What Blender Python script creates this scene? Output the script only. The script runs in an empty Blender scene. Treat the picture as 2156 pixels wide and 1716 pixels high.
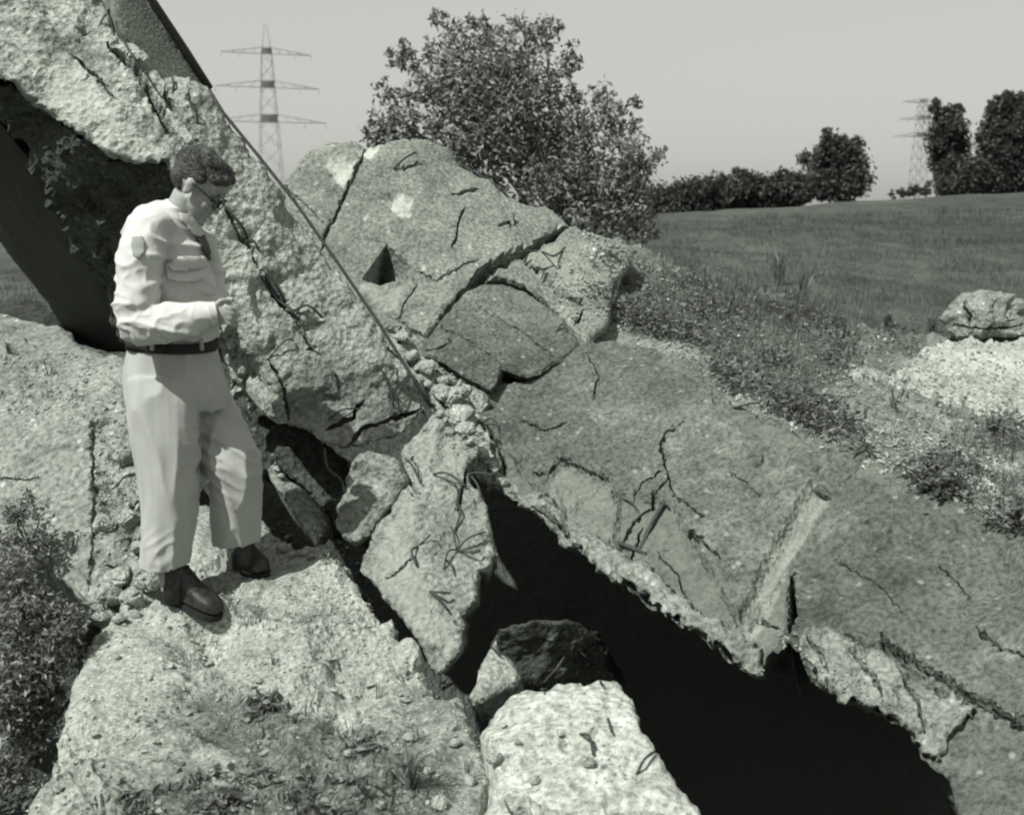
import bpy, bmesh, math, random
import numpy as np
from mathutils import Vector, Matrix, noise
from mathutils.geometry import delaunay_2d_cdt
from mathutils.bvhtree import BVHTree

R = math.radians
random.seed(7); rng = np.random.default_rng(7)
scene = bpy.context.scene
COL = scene.collection

# ------------------------------------------------------------------ camera, sky, sun, exposure
FPX = 2312.0; CX, CY = 1078.0, 858.0; PITCH = R(10.5); EYE = Vector((0, 0, 1.6))
cam_data = bpy.data.cameras.new('camera'); cam = bpy.data.objects.new('camera', cam_data); COL.objects.link(cam)
cam.location = EYE; cam.rotation_euler = (R(90) - PITCH, 0, 0)
cam_data.sensor_fit = 'HORIZONTAL'; cam_data.sensor_width = 36; cam_data.lens = 36 * FPX / 2156
cam_data.clip_start = 0.05; cam_data.clip_end = 4000
cam_data.dof.use_dof = True; cam_data.dof.focus_distance = 4.9; cam_data.dof.aperture_fstop = 4.0
scene.camera = cam

SUN = Vector((-0.42, -0.43, 0.80)).normalized()
world = bpy.data.worlds.new('World'); scene.world = world; world.use_nodes = True
wn, wl = world.node_tree.nodes, world.node_tree.links
sky = wn.new('ShaderNodeTexSky'); sky.sky_type = 'NISHITA'; sky.sun_disc = False
sky.sun_elevation = math.asin(SUN.z); sky.sun_rotation = math.atan2(SUN.x, SUN.y)
sky.air_density = 1.0; sky.dust_density = 3.0; sky.ozone_density = 1.0
bw = wn.new('ShaderNodeRGBToBW'); wl.new(sky.outputs[0], bw.inputs[0])          # black and white film
pw = wn.new('ShaderNodeMath'); pw.operation = 'POWER'; pw.inputs[1].default_value = 0.22
wl.new(bw.outputs[0], pw.inputs[0])
tint = wn.new('ShaderNodeMix'); tint.data_type = 'RGBA'; tint.blend_type = 'MULTIPLY'; tint.inputs[0].default_value = 1
wl.new(pw.outputs[0], tint.inputs[6]); tint.inputs[7].default_value = (2.40, 2.43, 2.27, 1)
wbg = wn['Background']; wl.new(tint.outputs[2], wbg.inputs[0]); wbg.inputs[1].default_value = 0.15

sd = bpy.data.lights.new('sun', 'SUN'); sd.energy = 5.0; sd.angle = R(0.53); sd.color = (1.0, 0.995, 0.965)
sun = bpy.data.objects.new('sun', sd); COL.objects.link(sun)
sun.rotation_euler = SUN.to_track_quat('Z', 'Y').to_euler(); sun.location = (-4, -4, 9)
vs = scene.view_settings; vs.view_transform = 'Standard'; vs.look = 'None'; vs.exposure = 0.3; vs.gamma = 1.0
scene.cycles.filter_width = 2.2
scene.cycles.max_bounces = 5; scene.cycles.diffuse_bounces = 3; scene.cycles.glossy_bounces = 2; scene.cycles.transmission_bounces = 1; scene.cycles.use_adaptive_sampling = True; scene.cycles.adaptive_threshold = 0.025

# ------------------------------------------------------------------ helpers
FW = Vector((0, math.cos(PITCH), -math.sin(PITCH))); UPV = Vector((0, math.sin(PITCH), math.cos(PITCH)))
def ray(px, py): return FW + Vector((1, 0, 0)) * ((px - CX) / FPX) + UPV * ((CY - py) / FPX)
def at(px, py, Y):
    d = ray(px, py); return EYE + d * (Y / d.y)
def at_z(px, py, z):
    d = ray(px, py); return EYE + d * ((z - EYE.z) / d.z)

def tag(o, label=None, cat=None, group=None, kind=None):
    if label: o['label'] = label
    if cat: o['category'] = cat
    if group: o['group'] = group
    if kind: o['kind'] = kind
    return o
def empty(name, loc, label, cat, group=None):
    o = bpy.data.objects.new(name, None); COL.objects.link(o); o.location = loc; o.empty_display_size = 0.1
    return tag(o, label, cat, group)
def obj(name, verts, faces, mat, parent=None, smooth=True, attrs=None, base=None):
    """one mesh object; verts are world positions, stored relative to the parent (or base)"""
    off = Vector(parent.location) if parent else (Vector(base) if base is not None else Vector((0, 0, 0)))
    if parent and parent.parent: off = off + Vector(parent.parent.location)
    V = np.asarray([tuple(v) for v in verts] if not isinstance(verts, np.ndarray) else verts, dtype=float) - np.array(off)
    me = bpy.data.meshes.new(name); me.from_pydata(V.tolist(), [], [tuple(int(i) for i in f) for f in faces])
    if smooth: me.polygons.foreach_set('use_smooth', [True] * len(me.polygons))
    if attrs:
        for k, a in attrs.items():
            at_ = me.attributes.new(k, 'FLOAT', 'POINT'); at_.data.foreach_set('value', np.asarray(a, dtype=np.float32))
    me.materials.append(mat); me.update()
    o = bpy.data.objects.new(name, me); COL.objects.link(o)
    if parent: o.parent = parent
    else: o.location = off
    return o

# ------------------------------------------------------------------ materials (all greys of one black and white print)
def g(v): k = min(1.0, max(0.0, v) / 0.4); return (v * (0.90 + 0.07 * k), v * 1.0, v * (0.895 + 0.045 * k), 1)
class NT:
    def __init__(s, name):
        s.m = bpy.data.materials.new(name); s.m.use_nodes = True; s.n = s.m.node_tree.nodes; s.l = s.m.node_tree.links
        s.b = s.n['Principled BSDF']; s.b.inputs['Specular IOR Level'].default_value = 0.2
        tc = s.n.new('ShaderNodeTexCoord'); s.co = tc.outputs['Object']
    def noise(s, scale, detail=6, rough=0.6, stretch=None):
        t = s.n.new('ShaderNodeTexNoise'); t.inputs['Scale'].default_value = scale
        t.inputs['Detail'].default_value = detail; t.inputs['Roughness'].default_value = rough
        co = s.co
        if stretch:
            mp = s.n.new('ShaderNodeMapping'); mp.inputs['Scale'].default_value = stretch; s.l.new(co, mp.inputs[0]); co = mp.outputs[0]
        s.l.new(co, t.inputs['Vector']); return t.outputs['Fac']
    def ridged(s, scale, detail=5):
        t = s.n.new('ShaderNodeTexNoise'); t.noise_type = 'RIDGED_MULTIFRACTAL'; t.normalize = True; t.inputs['Scale'].default_value = scale; t.inputs['Detail'].default_value = detail; t.inputs['Roughness'].default_value = 0.6
        t.inputs['Lacunarity'].default_value = 2.2; s.l.new(s.co, t.inputs['Vector']); return t.outputs['Fac']
    def voro(s, scale, feature='F1'):
        t = s.n.new('ShaderNodeTexVoronoi'); t.feature = feature; t.inputs['Scale'].default_value = scale
        s.l.new(s.co, t.inputs['Vector']); return t.outputs['Distance']
    def ramp(s, f, stops):
        r = s.n.new('ShaderNodeValToRGB'); e = r.color_ramp.elements
        while len(e) < len(stops): e.new(0.5)
        for k, (p, c) in enumerate(stops): e[k].position = p; e[k].color = c if isinstance(c, tuple) else g(c)
        s.l.new(f, r.inputs[0]); return r.outputs[0]
    def math(s, op, a, b=None):
        m = s.n.new('ShaderNodeMath'); m.operation = op
        for k, x in enumerate((a, b)):
            if x is None: continue
            if isinstance(x, (int, float)): m.inputs[k].default_value = x
            else: s.l.new(x, m.inputs[k])
        return m.outputs[0]
    def mix(s, f, a, b, blend='MIX'):
        m = s.n.new('ShaderNodeMix'); m.data_type = 'RGBA'; m.blend_type = blend
        for i, x in ((0, f), (6, a), (7, b)):
            if isinstance(x, (int, float)): m.inputs[i].default_value = x
            elif isinstance(x, tuple): m.inputs[i].default_value = x
            else: s.l.new(x, m.inputs[i])
        return m.outputs[2]
    def attr(s, name):
        a = s.n.new('ShaderNodeAttribute'); a.attribute_name = name; return a.outputs['Fac']
    def bump(s, h, strength=0.5, dist=0.02):
        b = s.n.new('ShaderNodeBump'); b.inputs['Strength'].default_value = strength; b.inputs['Distance'].default_value = dist
        s.l.new(h, b.inputs['Height']); s.l.new(b.outputs[0], s.b.inputs['Normal'])
    def done(s, color, rough=0.9):
        if isinstance(color, (tuple,)): s.b.inputs['Base Color'].default_value = color
        else: s.l.new(color, s.b.inputs['Base Color'])
        s.b.inputs['Roughness'].default_value = rough
        return s.m

def rock(name, dark, mid, light, stain=1.3, grit=55, bump=0.6, spall=0.42, lines=False, speck=0.75):
    t = NT(name)
    a = t.noise(stain, 4, 0.68); b = t.noise(stain * 7, 5, 0.72); c = t.noise(grit, 3, 0.7); v = t.voro(grit * 0.8)
    f = t.math('ADD', t.math('MULTIPLY', a, 0.62), t.math('MULTIPLY', b, 0.38))
    col = t.ramp(f, [(0.36, dark), (0.47, mid * 0.95), (0.56, mid * 1.12), (0.66, light)])
    col = t.mix(0.8, col, t.ramp(c, [(0.34, 0.4), (0.5, 1.0), (0.66, 1.5)]), 'MULTIPLY')          # sandy grain
    sp = t.ramp(t.voro(grit * 0.36), [(0.12, 1.0), (0.24, 0.0)])                                          # pale aggregate
    gate = t.ramp(t.noise(grit * 0.3, 2, 0.5), [(0.47, 0.0), (0.56, speck)])
    col = t.mix(t.mix(1.0, sp, gate, 'MULTIPLY'), col, g(min(0.6, light * 1.5)))
    pit = t.ramp(t.voro(grit * 0.23), [(0.06, 1.0), (0.13, 0.0)])                                         # blow holes
    pg = t.ramp(t.noise(grit * 0.2, 2, 0.5), [(0.56, 0.0), (0.6, 0.8)])
    pf = t.mix(1.0, pit, pg, 'MULTIPLY')
    col = t.mix(pf, col, g(dark * 0.6))
    sv = t.ramp(t.math('ADD', t.attr('veg'), t.math('MULTIPLY', t.math('SUBTRACT', b, 0.5), 1.5)), [(0.3, 0.0), (0.75, 0.75)])
    col = t.mix(sv, col, g(dark * 0.55))                                   # soot and moss stains
    sa = t.attr('spall')
    edge = t.ramp(t.math('ADD', sa, t.math('MULTIPLY', t.math('SUBTRACT', b, 0.5), 1.6)), [(0.36, 0.0), (0.66, 0.9)])
    fresh = t.mix(t.attr('white'), g(mid * 1.35), g(spall))
    fresh = t.mix(1.0, fresh, t.ramp(t.math('ADD', t.math('MULTIPLY', c, 0.5), t.math('MULTIPLY', b, 0.5)), [(0.33, 0.6), (0.5, 1.0), (0.66, 1.25)]), 'MULTIPLY')
    col = t.mix(edge, col, fresh)
    h = t.math('ADD', t.math('MULTIPLY', t.ridged(stain * 6), 0.9), t.math('ADD', t.math('MULTIPLY', c, 0.55), t.math('MULTIPLY', v, 0.4)))
    h = t.math('SUBTRACT', h, t.math('MULTIPLY', pf, 0.5))
    if lines:
        st_ = t.noise(3.0, 5, 0.7, (0.5, 3.2, 3.2)); col = t.mix(0.3, col, t.ramp(st_, [(0.34, 0.55), (0.5, 1.0), (0.66, 1.3)]), 'MULTIPLY')
        w = t.n.new('ShaderNodeTexWave'); w.inputs['Scale'].default_value = 2.6; w.inputs['Distortion'].default_value = 0.6
        mp = t.n.new('ShaderNodeMapping'); mp.inputs['Rotation'].default_value = (0.3, 0.5, R(60)); t.l.new(t.co, mp.inputs[0]); t.l.new(mp.outputs[0], w.inputs[0])
        h = t.math('ADD', h, t.math('MULTIPLY', t.ramp(w.outputs['Fac'], [(0.0, 0.0), (0.04, 1.0)]), 0.12))
    t.bump(h, bump, 0.028)
    return t.done(col, 0.92)

M = {}
M['weathered'] = rock('weathered_concrete', 0.05, 0.10, 0.185, grit=48, bump=1.0, lines=True)
M['weathered_pale'] = rock('weathered_pale_concrete', 0.12, 0.19, 0.27, grit=46, bump=0.55, lines=True)
M['broken'] = rock('broken_concrete', 0.145, 0.265, 0.36, stain=2.0, grit=48, bump=0.9)
M['shade_dark'] = rock('shade_dark_concrete', 0.03, 0.055, 0.10, stain=2.0, grit=48, bump=1.0)  # shade painted into the colour: darker concrete for underside, hollow and buried slab
M['formed'] = rock('board_formed_concrete', 0.10, 0.14, 0.18, stain=0.8, grit=90, bump=0.25, speck=0.1)
M['formed_pale'] = rock('pale_formed_concrete', 0.15, 0.18, 0.21, stain=0.8, grit=90, bump=0.2, speck=0.1)
M['shade_dark_smooth'] = rock('shade_dark_formed_concrete', 0.025, 0.036, 0.05, stain=0.9, grit=90, bump=0.2, speck=0.0)  # formed concrete darkened to paint in the shade of the flat underside
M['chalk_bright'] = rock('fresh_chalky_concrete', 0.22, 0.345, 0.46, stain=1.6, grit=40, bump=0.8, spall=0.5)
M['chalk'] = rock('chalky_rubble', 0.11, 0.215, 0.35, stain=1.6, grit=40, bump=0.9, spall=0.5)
M['fresh'] = rock('fresh_spalled_concrete', 0.2, 0.30, 0.40, stain=2.5, grit=60, bump=0.6)
M['block'] = rock('grey_block_concrete', 0.10, 0.185, 0.28, stain=2.2, grit=50, bump=0.85)

def soil_mat(name, dark, mid, light, veg=0.05):
    t = NT(name)
    a = t.noise(1.7, 4, 0.7); b = t.noise(14, 5, 0.75); c = t.noise(70, 3, 0.7); v = t.voro(38)
    f = t.math('ADD', t.math('MULTIPLY', a, 0.55), t.math('MULTIPLY', b, 0.45))
    col = t.ramp(f, [(0.40, dark * 0.8), (0.48, mid * 0.85), (0.55, mid), (0.64, light)])
    col = t.mix(0.9, col, t.ramp(c, [(0.3, 0.4), (0.52, 1.0), (0.7, 1.6)]), 'MULTIPLY')
    va = t.attr('veg')                                                            # where moss and withered weeds grow
    vf = t.ramp(t.math('ADD', va, t.math('MULTIPLY', t.math('SUBTRACT', b, 0.5), 1.3)), [(0.35, 0.0), (0.65, 0.9)])
    col = t.mix(vf, col, t.mix(1.0, g(veg), t.ramp(c, [(0.3, 0.5), (0.65, 2.2)]), 'MULTIPLY'))
    h = t.math('ADD', t.math('MULTIPLY', t.ridged(11), 1.2), t.math('ADD', t.math('MULTIPLY', c, 0.5), t.math('MULTIPLY', v, 0.5)))
    t.bump(h, 0.65, 0.03)
    return t.done(col, 0.95)
M['mound'] = soil_mat('gravelly_soil', 0.17, 0.32, 0.43, 0.06)
M['bank'] = soil_mat('rubble_soil', 0.10, 0.2, 0.36, 0.06)
M['stone'] = rock('loose_stone', 0.12, 0.25, 0.38, stain=0.7, grit=5, bump=0.12)
M['stone_big'] = rock('rough_stone', 0.15, 0.27, 0.40, stain=0.6, grit=7, bump=0.25)

def field_mat():
    t = NT('meadow')
    a = t.noise(0.12, 6, 0.6, (1, 0.45, 1)); b = t.noise(2.2, 7, 0.75, (1, 0.35, 1)); c = t.noise(25, 4, 0.7)
    f = t.math('ADD', t.math('MULTIPLY', a, 0.45), t.math('MULTIPLY', b, 0.55))
    col = t.ramp(f, [(0.38, 0.03), (0.5, 0.06), (0.60, 0.10)])
    col = t.mix(0.8, col, t.ramp(c, [(0.3, 0.4), (0.68, 1.7)]), 'MULTIPLY')
    pit = t.attr('pit'); col = t.mix(pit, col, g(0.10))
    t.bump(b, 1.0, 0.15)
    return t.done(col, 0.95)
M['field'] = field_mat()

def leaf_mat(name, v, var=0.5, rough=0.55):
    t = NT(name)
    oi = t.attr('tone')
    col = t.ramp(oi, [(0.0, v * (1 - var)), (1.0, v * (1 + var))])
    m = t.done(col, rough); t.b.inputs['Specular IOR Level'].default_value = 0.35
    tr = t.n.new('ShaderNodeBsdfTranslucent'); t.l.new(col, tr.inputs[0]); mx = t.n.new('ShaderNodeMixShader'); mx.inputs[0].default_value = 0.35
    t.l.new(t.b.outputs[0], mx.inputs[1]); t.l.new(tr.outputs[0], mx.inputs[2]); t.l.new(mx.outputs[0], t.n['Material Output'].inputs[0])
    return m
M['leaf'] = leaf_mat('shrub_leaves', 0.2, 0.65)
M['leaf_far'] = leaf_mat('distant_leaves', 0.062)
M['blossom'] = leaf_mat('pale_blossom', 0.32, 0.3)
M['weed'] = leaf_mat('weed_leaves', 0.13, 0.8)
M['meadow_grass'] = leaf_mat('meadow_grass', 0.075, 0.55)
M['dry_grass'] = leaf_mat('dry_grass', 0.17, 0.5)
def plain(name, v, rough, bump=0, scale=40, var=0.25, metal=0, spec=0.3):
    t = NT(name); n = t.noise(scale, 5, 0.6)
    col = t.ramp(n, [(0.3, v * (1 - var)), (0.7, v * (1 + var))])
    if bump: t.bump(n, bump, 0.01)
    m = t.done(col, rough); t.b.inputs['Metallic'].default_value = metal; t.b.inputs['Specular IOR Level'].default_value = spec
    return m
M['rust'] = plain('rusted_iron', 0.045, 0.75, 0.6, 90, 0.5)
M['bark'] = plain('bark', 0.06, 0.9, 0.6, 30, 0.4)
M['steel'] = plain('galvanised_steel', 0.15, 0.6, 0, 3, 0.1)
M['steel_far'] = plain('weathered_steel', 0.2, 0.6, 0, 3, 0.1)
M['pipe'] = rock('cement_lining', 0.17, 0.24, 0.3, stain=3, grit=50, bump=0.5, speck=0.2)

# ------------------------------------------------------------------ broken slabs: a face with its own plane, relief, cracks and thickness
def seg_dist(P, poly, closed=True):
    """distance of each point to a polyline (in photo-plane units)"""
    A = np.asarray(poly, float); B = np.roll(A, -1, 0) if closed else A[1:]
    if not closed: A = A[:-1]
    best = np.full(len(P), 1e9); tt = np.zeros(len(P))
    L = np.concatenate([[0], np.cumsum(np.hypot(*(B - A).T))])
    for k in range(len(A)):
        d = B[k] - A[k]; l2 = max(d @ d, 1e-9)
        t = np.clip(((P - A[k]) @ d) / l2, 0, 1)
        dist = np.hypot(*(P - (A[k] + t[:, None] * d)).T)
        m = dist < best; best[m] = dist[m]; tt[m] = (L[k] + t[m] * math.sqrt(l2)) / L[-1]
    return best, tt
def inside(P, poly):
    poly = np.asarray(poly, float); x, y = P[:, 0], P[:, 1]; r = np.zeros(len(P), bool)
    for k in range(len(poly)):
        x0, y0 = poly[k]; x1, y1 = poly[(k + 1) % len(poly)]
        c = ((y0 > y) != (y1 > y)) & (x < (x1 - x0) * (y - y0) / ((y1 - y0) if y1 != y0 else 1e-9) + x0)
        r ^= c
    return r
def resample(poly, step, closed=True):
    out = []; n = len(poly)
    for k in range(n if closed else n - 1):
        a = np.array(poly[k], float); b = np.array(poly[(k + 1) % n], float)
        m = max(1, int(round(np.hypot(*(b - a)) / step)))
        for i in range(m): out.append(a + (b - a) * i / m)
    if not closed: out.append(np.array(poly[-1], float))
    return np.array(out)
def nz(x, y, s, seed): return noise.noise(Vector((x * s, y * s, seed * 3.7)))

class Depth:
    """distance of a surface as a function of direction: a plane, bent through extra control points"""
    def __init__(s, ctrl):
        P = np.array([(c[0], c[1]) for c in ctrl], float)
        w = []
        for (px, py, Y) in ctrl:
            d = ray(px, py); w.append(d.y / Y)
        w = np.array(w); s.P = P
        A = np.c_[np.ones(len(P)), (P - [CX, CY]) / 1000]
        s.k = np.linalg.lstsq(A, w, rcond=None)[0]
        res = w - A @ s.k
        if len(P) > 3 and np.abs(res).max() > 1e-6:
            D = np.hypot(P[:, None, 0] - P[None, :, 0], P[:, None, 1] - P[None, :, 1]) / 1000
            s.c = np.linalg.solve(-D - np.eye(len(P)) * 0.004, res)
        else: s.c = None
    def t(s, Q):
        Q = np.asarray(Q, float); w = np.c_[np.ones(len(Q)), (Q - [CX, CY]) / 1000] @ s.k
        if s.c is not None:
            D = np.hypot(Q[:, None, 0] - s.P[None, :, 0], Q[:, None, 1] - s.P[None, :, 1]) / 1000
            w = w - D @ s.c
        return 1.0 / np.maximum(w, 0.02)
    def pos(s, Q):
        Q = np.asarray(Q, float); t = s.t(Q)
        u = (Q[:, 0] - CX) / FPX; v = (CY - Q[:, 1]) / FPX
        D = np.array(FW)[None] + u[:, None] * np.array([1, 0, 0]) + v[:, None] * np.array(UPV)
        return np.array(EYE) + D * t[:, None]
    def at(s, px, py, off=0.0):
        p = Vector(s.pos([(px, py)])[0]); return p + (EYE - p).normalized() * off

def facet(p, scale, amp):
    q = p * scale; d, pts = noise.voronoi(q); c = pts[0]; rv = noise.noise_vector(c * 5.31); f1 = rv.dot(q - c) * 1.2 + rv.z * 0.9
    w = (d[1] - d[0]) / 0.09
    if w < 1:                                            # worn edge between neighbouring chips
        c = pts[1]; rv = noise.noise_vector(c * 5.31); f2 = rv.dot(q - c) * 1.2 + rv.z * 0.9; f1 = f2 + (f1 - f2) * (0.5 + 0.5 * w)
    return amp * f1
def vnormals(V, T):
    N = np.zeros_like(V); a, b, c = V[T[:, 0]], V[T[:, 1]], V[T[:, 2]]; n = np.cross(b - a, c - a)
    for k in range(3): np.add.at(N, T[:, k], n)
    return N / np.maximum(np.linalg.norm(N, axis=1), 1e-12)[:, None]

PATCH = {}
def patch(name, outline, ctrl, mat, parent=None, ext=(0, 0.9, -0.4), th=0.5, sp=7, jag=3.0, rough=0.006, chunks=(), rnd=0.03,
          cracks=(), pits=(), spalls=(), grooves=(), vegs=(), key=None, base=None, roughf=None, rings=5, warp=0.0):
    seed = sum(map(ord, key or name)) % 97
    dep = Depth(ctrl)
    B = resample(outline, sp * 0.8)
    if jag:
        for k in range(len(B)):
            x, y = B[k]
            B[k] += [jag * (1.4 * nz(x, y, 0.025, seed) + 1.0 * nz(x, y, 0.09, seed + 1)), jag * (1.4 * nz(x, y, 0.025, seed + 5) + 1.0 * nz(x, y, 0.09, seed + 6))]
    x0, y0 = B.min(0); x1, y1 = B.max(0)
    gx, gy = np.meshgrid(np.arange(x0, x1, sp), np.arange(y0, y1, sp * 0.87)); gx[1::2] += sp / 2
    G = np.c_[gx.ravel(), gy.ravel()] + rng.uniform(-0.28, 0.28, (gx.size, 2)) * sp
    G = G[inside(G, B)]; d, _ = seg_dist(G, B); G = G[d > sp * 0.45]
    extra = []
    cr2 = []; lines = []
    for c in cracks:
        pl, w, dp = c[0], max(4.0, c[1] * 0.75), c[2] * 1.7
        L = resample(pl, min(sp, max(2.5, w * 0.6)), False)
        for k in range(len(L)): L[k] += [5.0 * nz(*L[k], 0.06, 31) + 2.6 * nz(*L[k], 0.19, 33), 5.0 * nz(*L[k], 0.06, 37) + 2.6 * nz(*L[k], 0.19, 39)]
        tan = np.gradient(L, axis=0); tan /= np.maximum(np.hypot(*tan.T), 1e-6)[:, None]; nr = np.c_[-tan[:, 1], tan[:, 0]]
        tt = np.linspace(0, 1, len(L)); ww = w * np.clip(np.minimum(tt, 1 - tt) * 6 + 0.35, 0, 1) * np.array([0.8 + 0.9 * abs(nz(x, y, 0.05, 43)) for x, y in L])
        dd, _ = seg_dist(G, L, False); G = G[dd > w * 0.8]
        for f in (-0.52, -0.34, 0.34, 0.52): lines.append(L + nr * (ww * f)[:, None])
        lines.append(L); cr2.append((L, ww, dp))
    cracks = cr2
    for (pl, valley, dp) in pits:
        extra.append(resample(pl, 4)); extra.append(resample(valley, 4, False))
        e2 = np.array(pl, float); c = e2.mean(0); extra.append(resample(list(e2 + (e2 - c) / np.hypot(*(e2 - c).T)[:, None] * 2.5), 4))
    if extra:
        X = np.concatenate(extra); X = X[inside(X, B)]; dX, _ = seg_dist(X, B); X = X[dX > 2]; G = np.concatenate([G, X])
    P2 = np.concatenate([B, G]); n = len(B); edges = [(i, (i + 1) % n) for i in range(n)]
    for Ln in lines:
        ok = inside(Ln, B); dl, _ = seg_dist(Ln, B); ok &= dl > 2; base_i = len(P2); P2 = np.concatenate([P2, Ln])
        if not ok.all():
            P2 = np.concatenate([P2[:base_i], Ln[ok]]); idx = np.cumsum(ok) - 1
            edges += [(base_i + idx[k], base_i + idx[k + 1]) for k in range(len(Ln) - 1) if ok[k] and ok[k + 1]]
        else: edges += [(base_i + k, base_i + k + 1) for k in range(len(Ln) - 1)]
    r = delaunay_2d_cdt([Vector(p) for p in P2], [(int(a), int(b)) for a, b in edges], [], 1, 0.05)
    Q = np.array([tuple(v) for v in r[0]]); T = np.array([f for f in r[2] if len(f) == 3])
    a, b, c = Q[T[:, 0]], Q[T[:, 1]], Q[T[:, 2]]
    ar = (b[:, 0] - a[:, 0]) * (c[:, 1] - a[:, 1]) - (b[:, 1] - a[:, 1]) * (c[:, 0] - a[:, 0])
    T[ar > 0] = T[ar > 0][:, ::-1]                                    # face the viewer's side
    V = dep.pos(Q); N = vnormals(V, T)
    if (N.mean(0) @ (np.array(EYE) - V.mean(0))) < 0: T = T[:, ::-1]; N = -N
    scale_m = dep.t(Q) / FPX
    db, _ = seg_dist(Q, B); dm = db * scale_m
    E_ = np.array(Vector(ext).normalized())
    amp = np.ones(len(Q)) if roughf is None else roughf(Q)
    disp = np.zeros(len(Q))
    for k in range(len(Q)):
        p = Vector(V[k]); h = 0.0
        if rough: h += rough * amp[k] * (noise.fractal(p * 3.1, 0.9, 2.1, 6) * 1.1)
        for ch in chunks: h += facet(p + Vector((seed, 0, 0)), ch[0], ch[1] * (1 if len(ch) > 2 else amp[k]))
        if warp: h += warp * noise.noise(p * 1.1 + Vector((seed, 2, 9)))
        disp[k] = h
    spl = np.zeros(len(Q)); veg = np.zeros(len(Q)); wht = np.zeros(len(Q))
    for (pl, w, dp) in cracks:
        dd, tt = seg_dist(Q, pl, False); wq = np.interp(tt, np.linspace(0, 1, len(w)), w)
        disp -= dp * np.clip((1.0 - dd / np.maximum(wq * 0.52, 0.8)) * 3.2, 0, 1)
    for (pl, valley, dp) in pits:
        ins = inside(Q, pl); d1, _ = seg_dist(Q, pl); d2, _ = seg_dist(Q, valley, False)
        disp = np.where(ins, disp * np.clip(1 - d1 / 7, 0.12, 1) - dp * d1 / np.maximum(d1 + d2, 1e-6), disp)
    for (pl, w0, w1, dp) in grooves:
        dd, tt = seg_dist(Q, pl, False); ww = w0 + (w1 - w0) * tt
        disp -= dp * np.sqrt(np.clip(1 - (dd / ww) ** 2, 0, 1))
    for sp_ in spalls:
        pl, dp = sp_[0], sp_[1]; wv = sp_[2] if len(sp_) > 2 else 0.0
        ins = inside(Q, pl); d1, _ = seg_dist(Q, pl)
        f = np.where(ins, np.clip(0.5 + d1 / 26, 0, 1), np.clip(0.5 - d1 / 26, 0, 1)); wht = np.where(f > 0.1, np.maximum(wht, wv), wht); spl = np.maximum(spl, f)
        disp -= dp * np.where(ins, np.clip(d1 / 8, 0, 1), 0)
    for (pl, v) in vegs:
        ins = inside(Q, pl); d1, _ = seg_dist(Q, pl)
        veg = np.maximum(veg, v * np.where(ins, np.clip(0.5 + d1 / 60, 0, 1), np.clip(0.5 - d1 / 60, 0, 1)))
    V = V + N * disp[:, None]
    if rnd:
        t = np.clip(dm / rnd, 0, 1); V = V + E_ * (rnd * (1 - np.sqrt(np.clip(1 - (1 - t) ** 2, 0, 1))))[:, None]
    # sides
    ed = {}
    for f in T:
        for i in range(3):
            e = (f[i], f[(i + 1) % 3]); ed[e] = 1
    nxt = {e[0]: e[1] for e in ed if (e[1], e[0]) not in ed}
    loops = []; left = dict(nxt)
    while left:
        s0 = next(iter(left)); lp = [s0]; k = left.pop(s0)
        while k != s0 and k in left: lp.append(k); k = left.pop(k)
        loops.append(lp)
    faces = [tuple(f) for f in T]; VV = [V]; cnt = len(V); at_s = [spl]; at_v = [veg]; at_w = [wht]
    lp = max(loops, key=len)
    prev = lp; c0 = V[lp].mean(0)
    for k in range(1, rings + 1):
        f = (k / rings) ** 1.3; ring = []
        for i in lp:
            p = V[i] + E_ * th * f
            q = Vector(p); j = noise.noise_vector(q * 5) * (0.035 * min(1, th)) + noise.noise_vector(q * 14) * (0.014 * min(1, th))
            p = p + np.array(j); p = p + (c0 + E_ * th * f - p) * (0.10 * f)
            ring.append(p)
        idx = list(range(cnt, cnt + len(lp))); VV.append(np.array(ring)); cnt += len(lp)
        at_s.append(np.zeros(len(lp))); at_v.append(np.zeros(len(lp))); at_w.append(np.zeros(len(lp)))
        for i in range(len(lp)):
            i2 = (i + 1) % len(lp); faces.append((prev[i2], prev[i], idx[i], idx[i2]))
        prev = idx
    faces.append(tuple(prev[::-1]))
    o = obj(name, np.concatenate(VV), faces, mat, parent, True, {'spall': np.concatenate(at_s), 'veg': np.concatenate(at_v), 'white': np.concatenate(at_w)}, base)
    o.data.set_sharp_from_angle(angle=R(42))
    PATCH[key or name] = dict(dep=dep, V=V, N=N, T=T, Q=Q, o=o, bvh=BVHTree.FromPolygons([tuple(v) for v in V], [tuple(map(int, f)) for f in T]))
    nn = N.mean(0); nn /= np.linalg.norm(nn)
    print('patch %-22s n=(%.2f %.2f %.2f) sun %.2f  z %.2f..%.2f  verts %d' % (key or name, *nn, nn @ np.array(SUN), V[:, 2].min(), V[:, 2].max(), len(Q)))
    return o

def surf(key, px, py, off=0.0):
    """point on a built face seen in direction (px,py), lifted off the face by off"""
    d = ray(px, py).normalized(); h = PATCH[key]['bvh'].ray_cast(EYE, d, 100)
    if h[0] is None:
        return PATCH[key]['dep'].at(px, py, off)
    n = h[1] if h[1].dot(d) < 0 else -h[1]
    return h[0] + n * off

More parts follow.
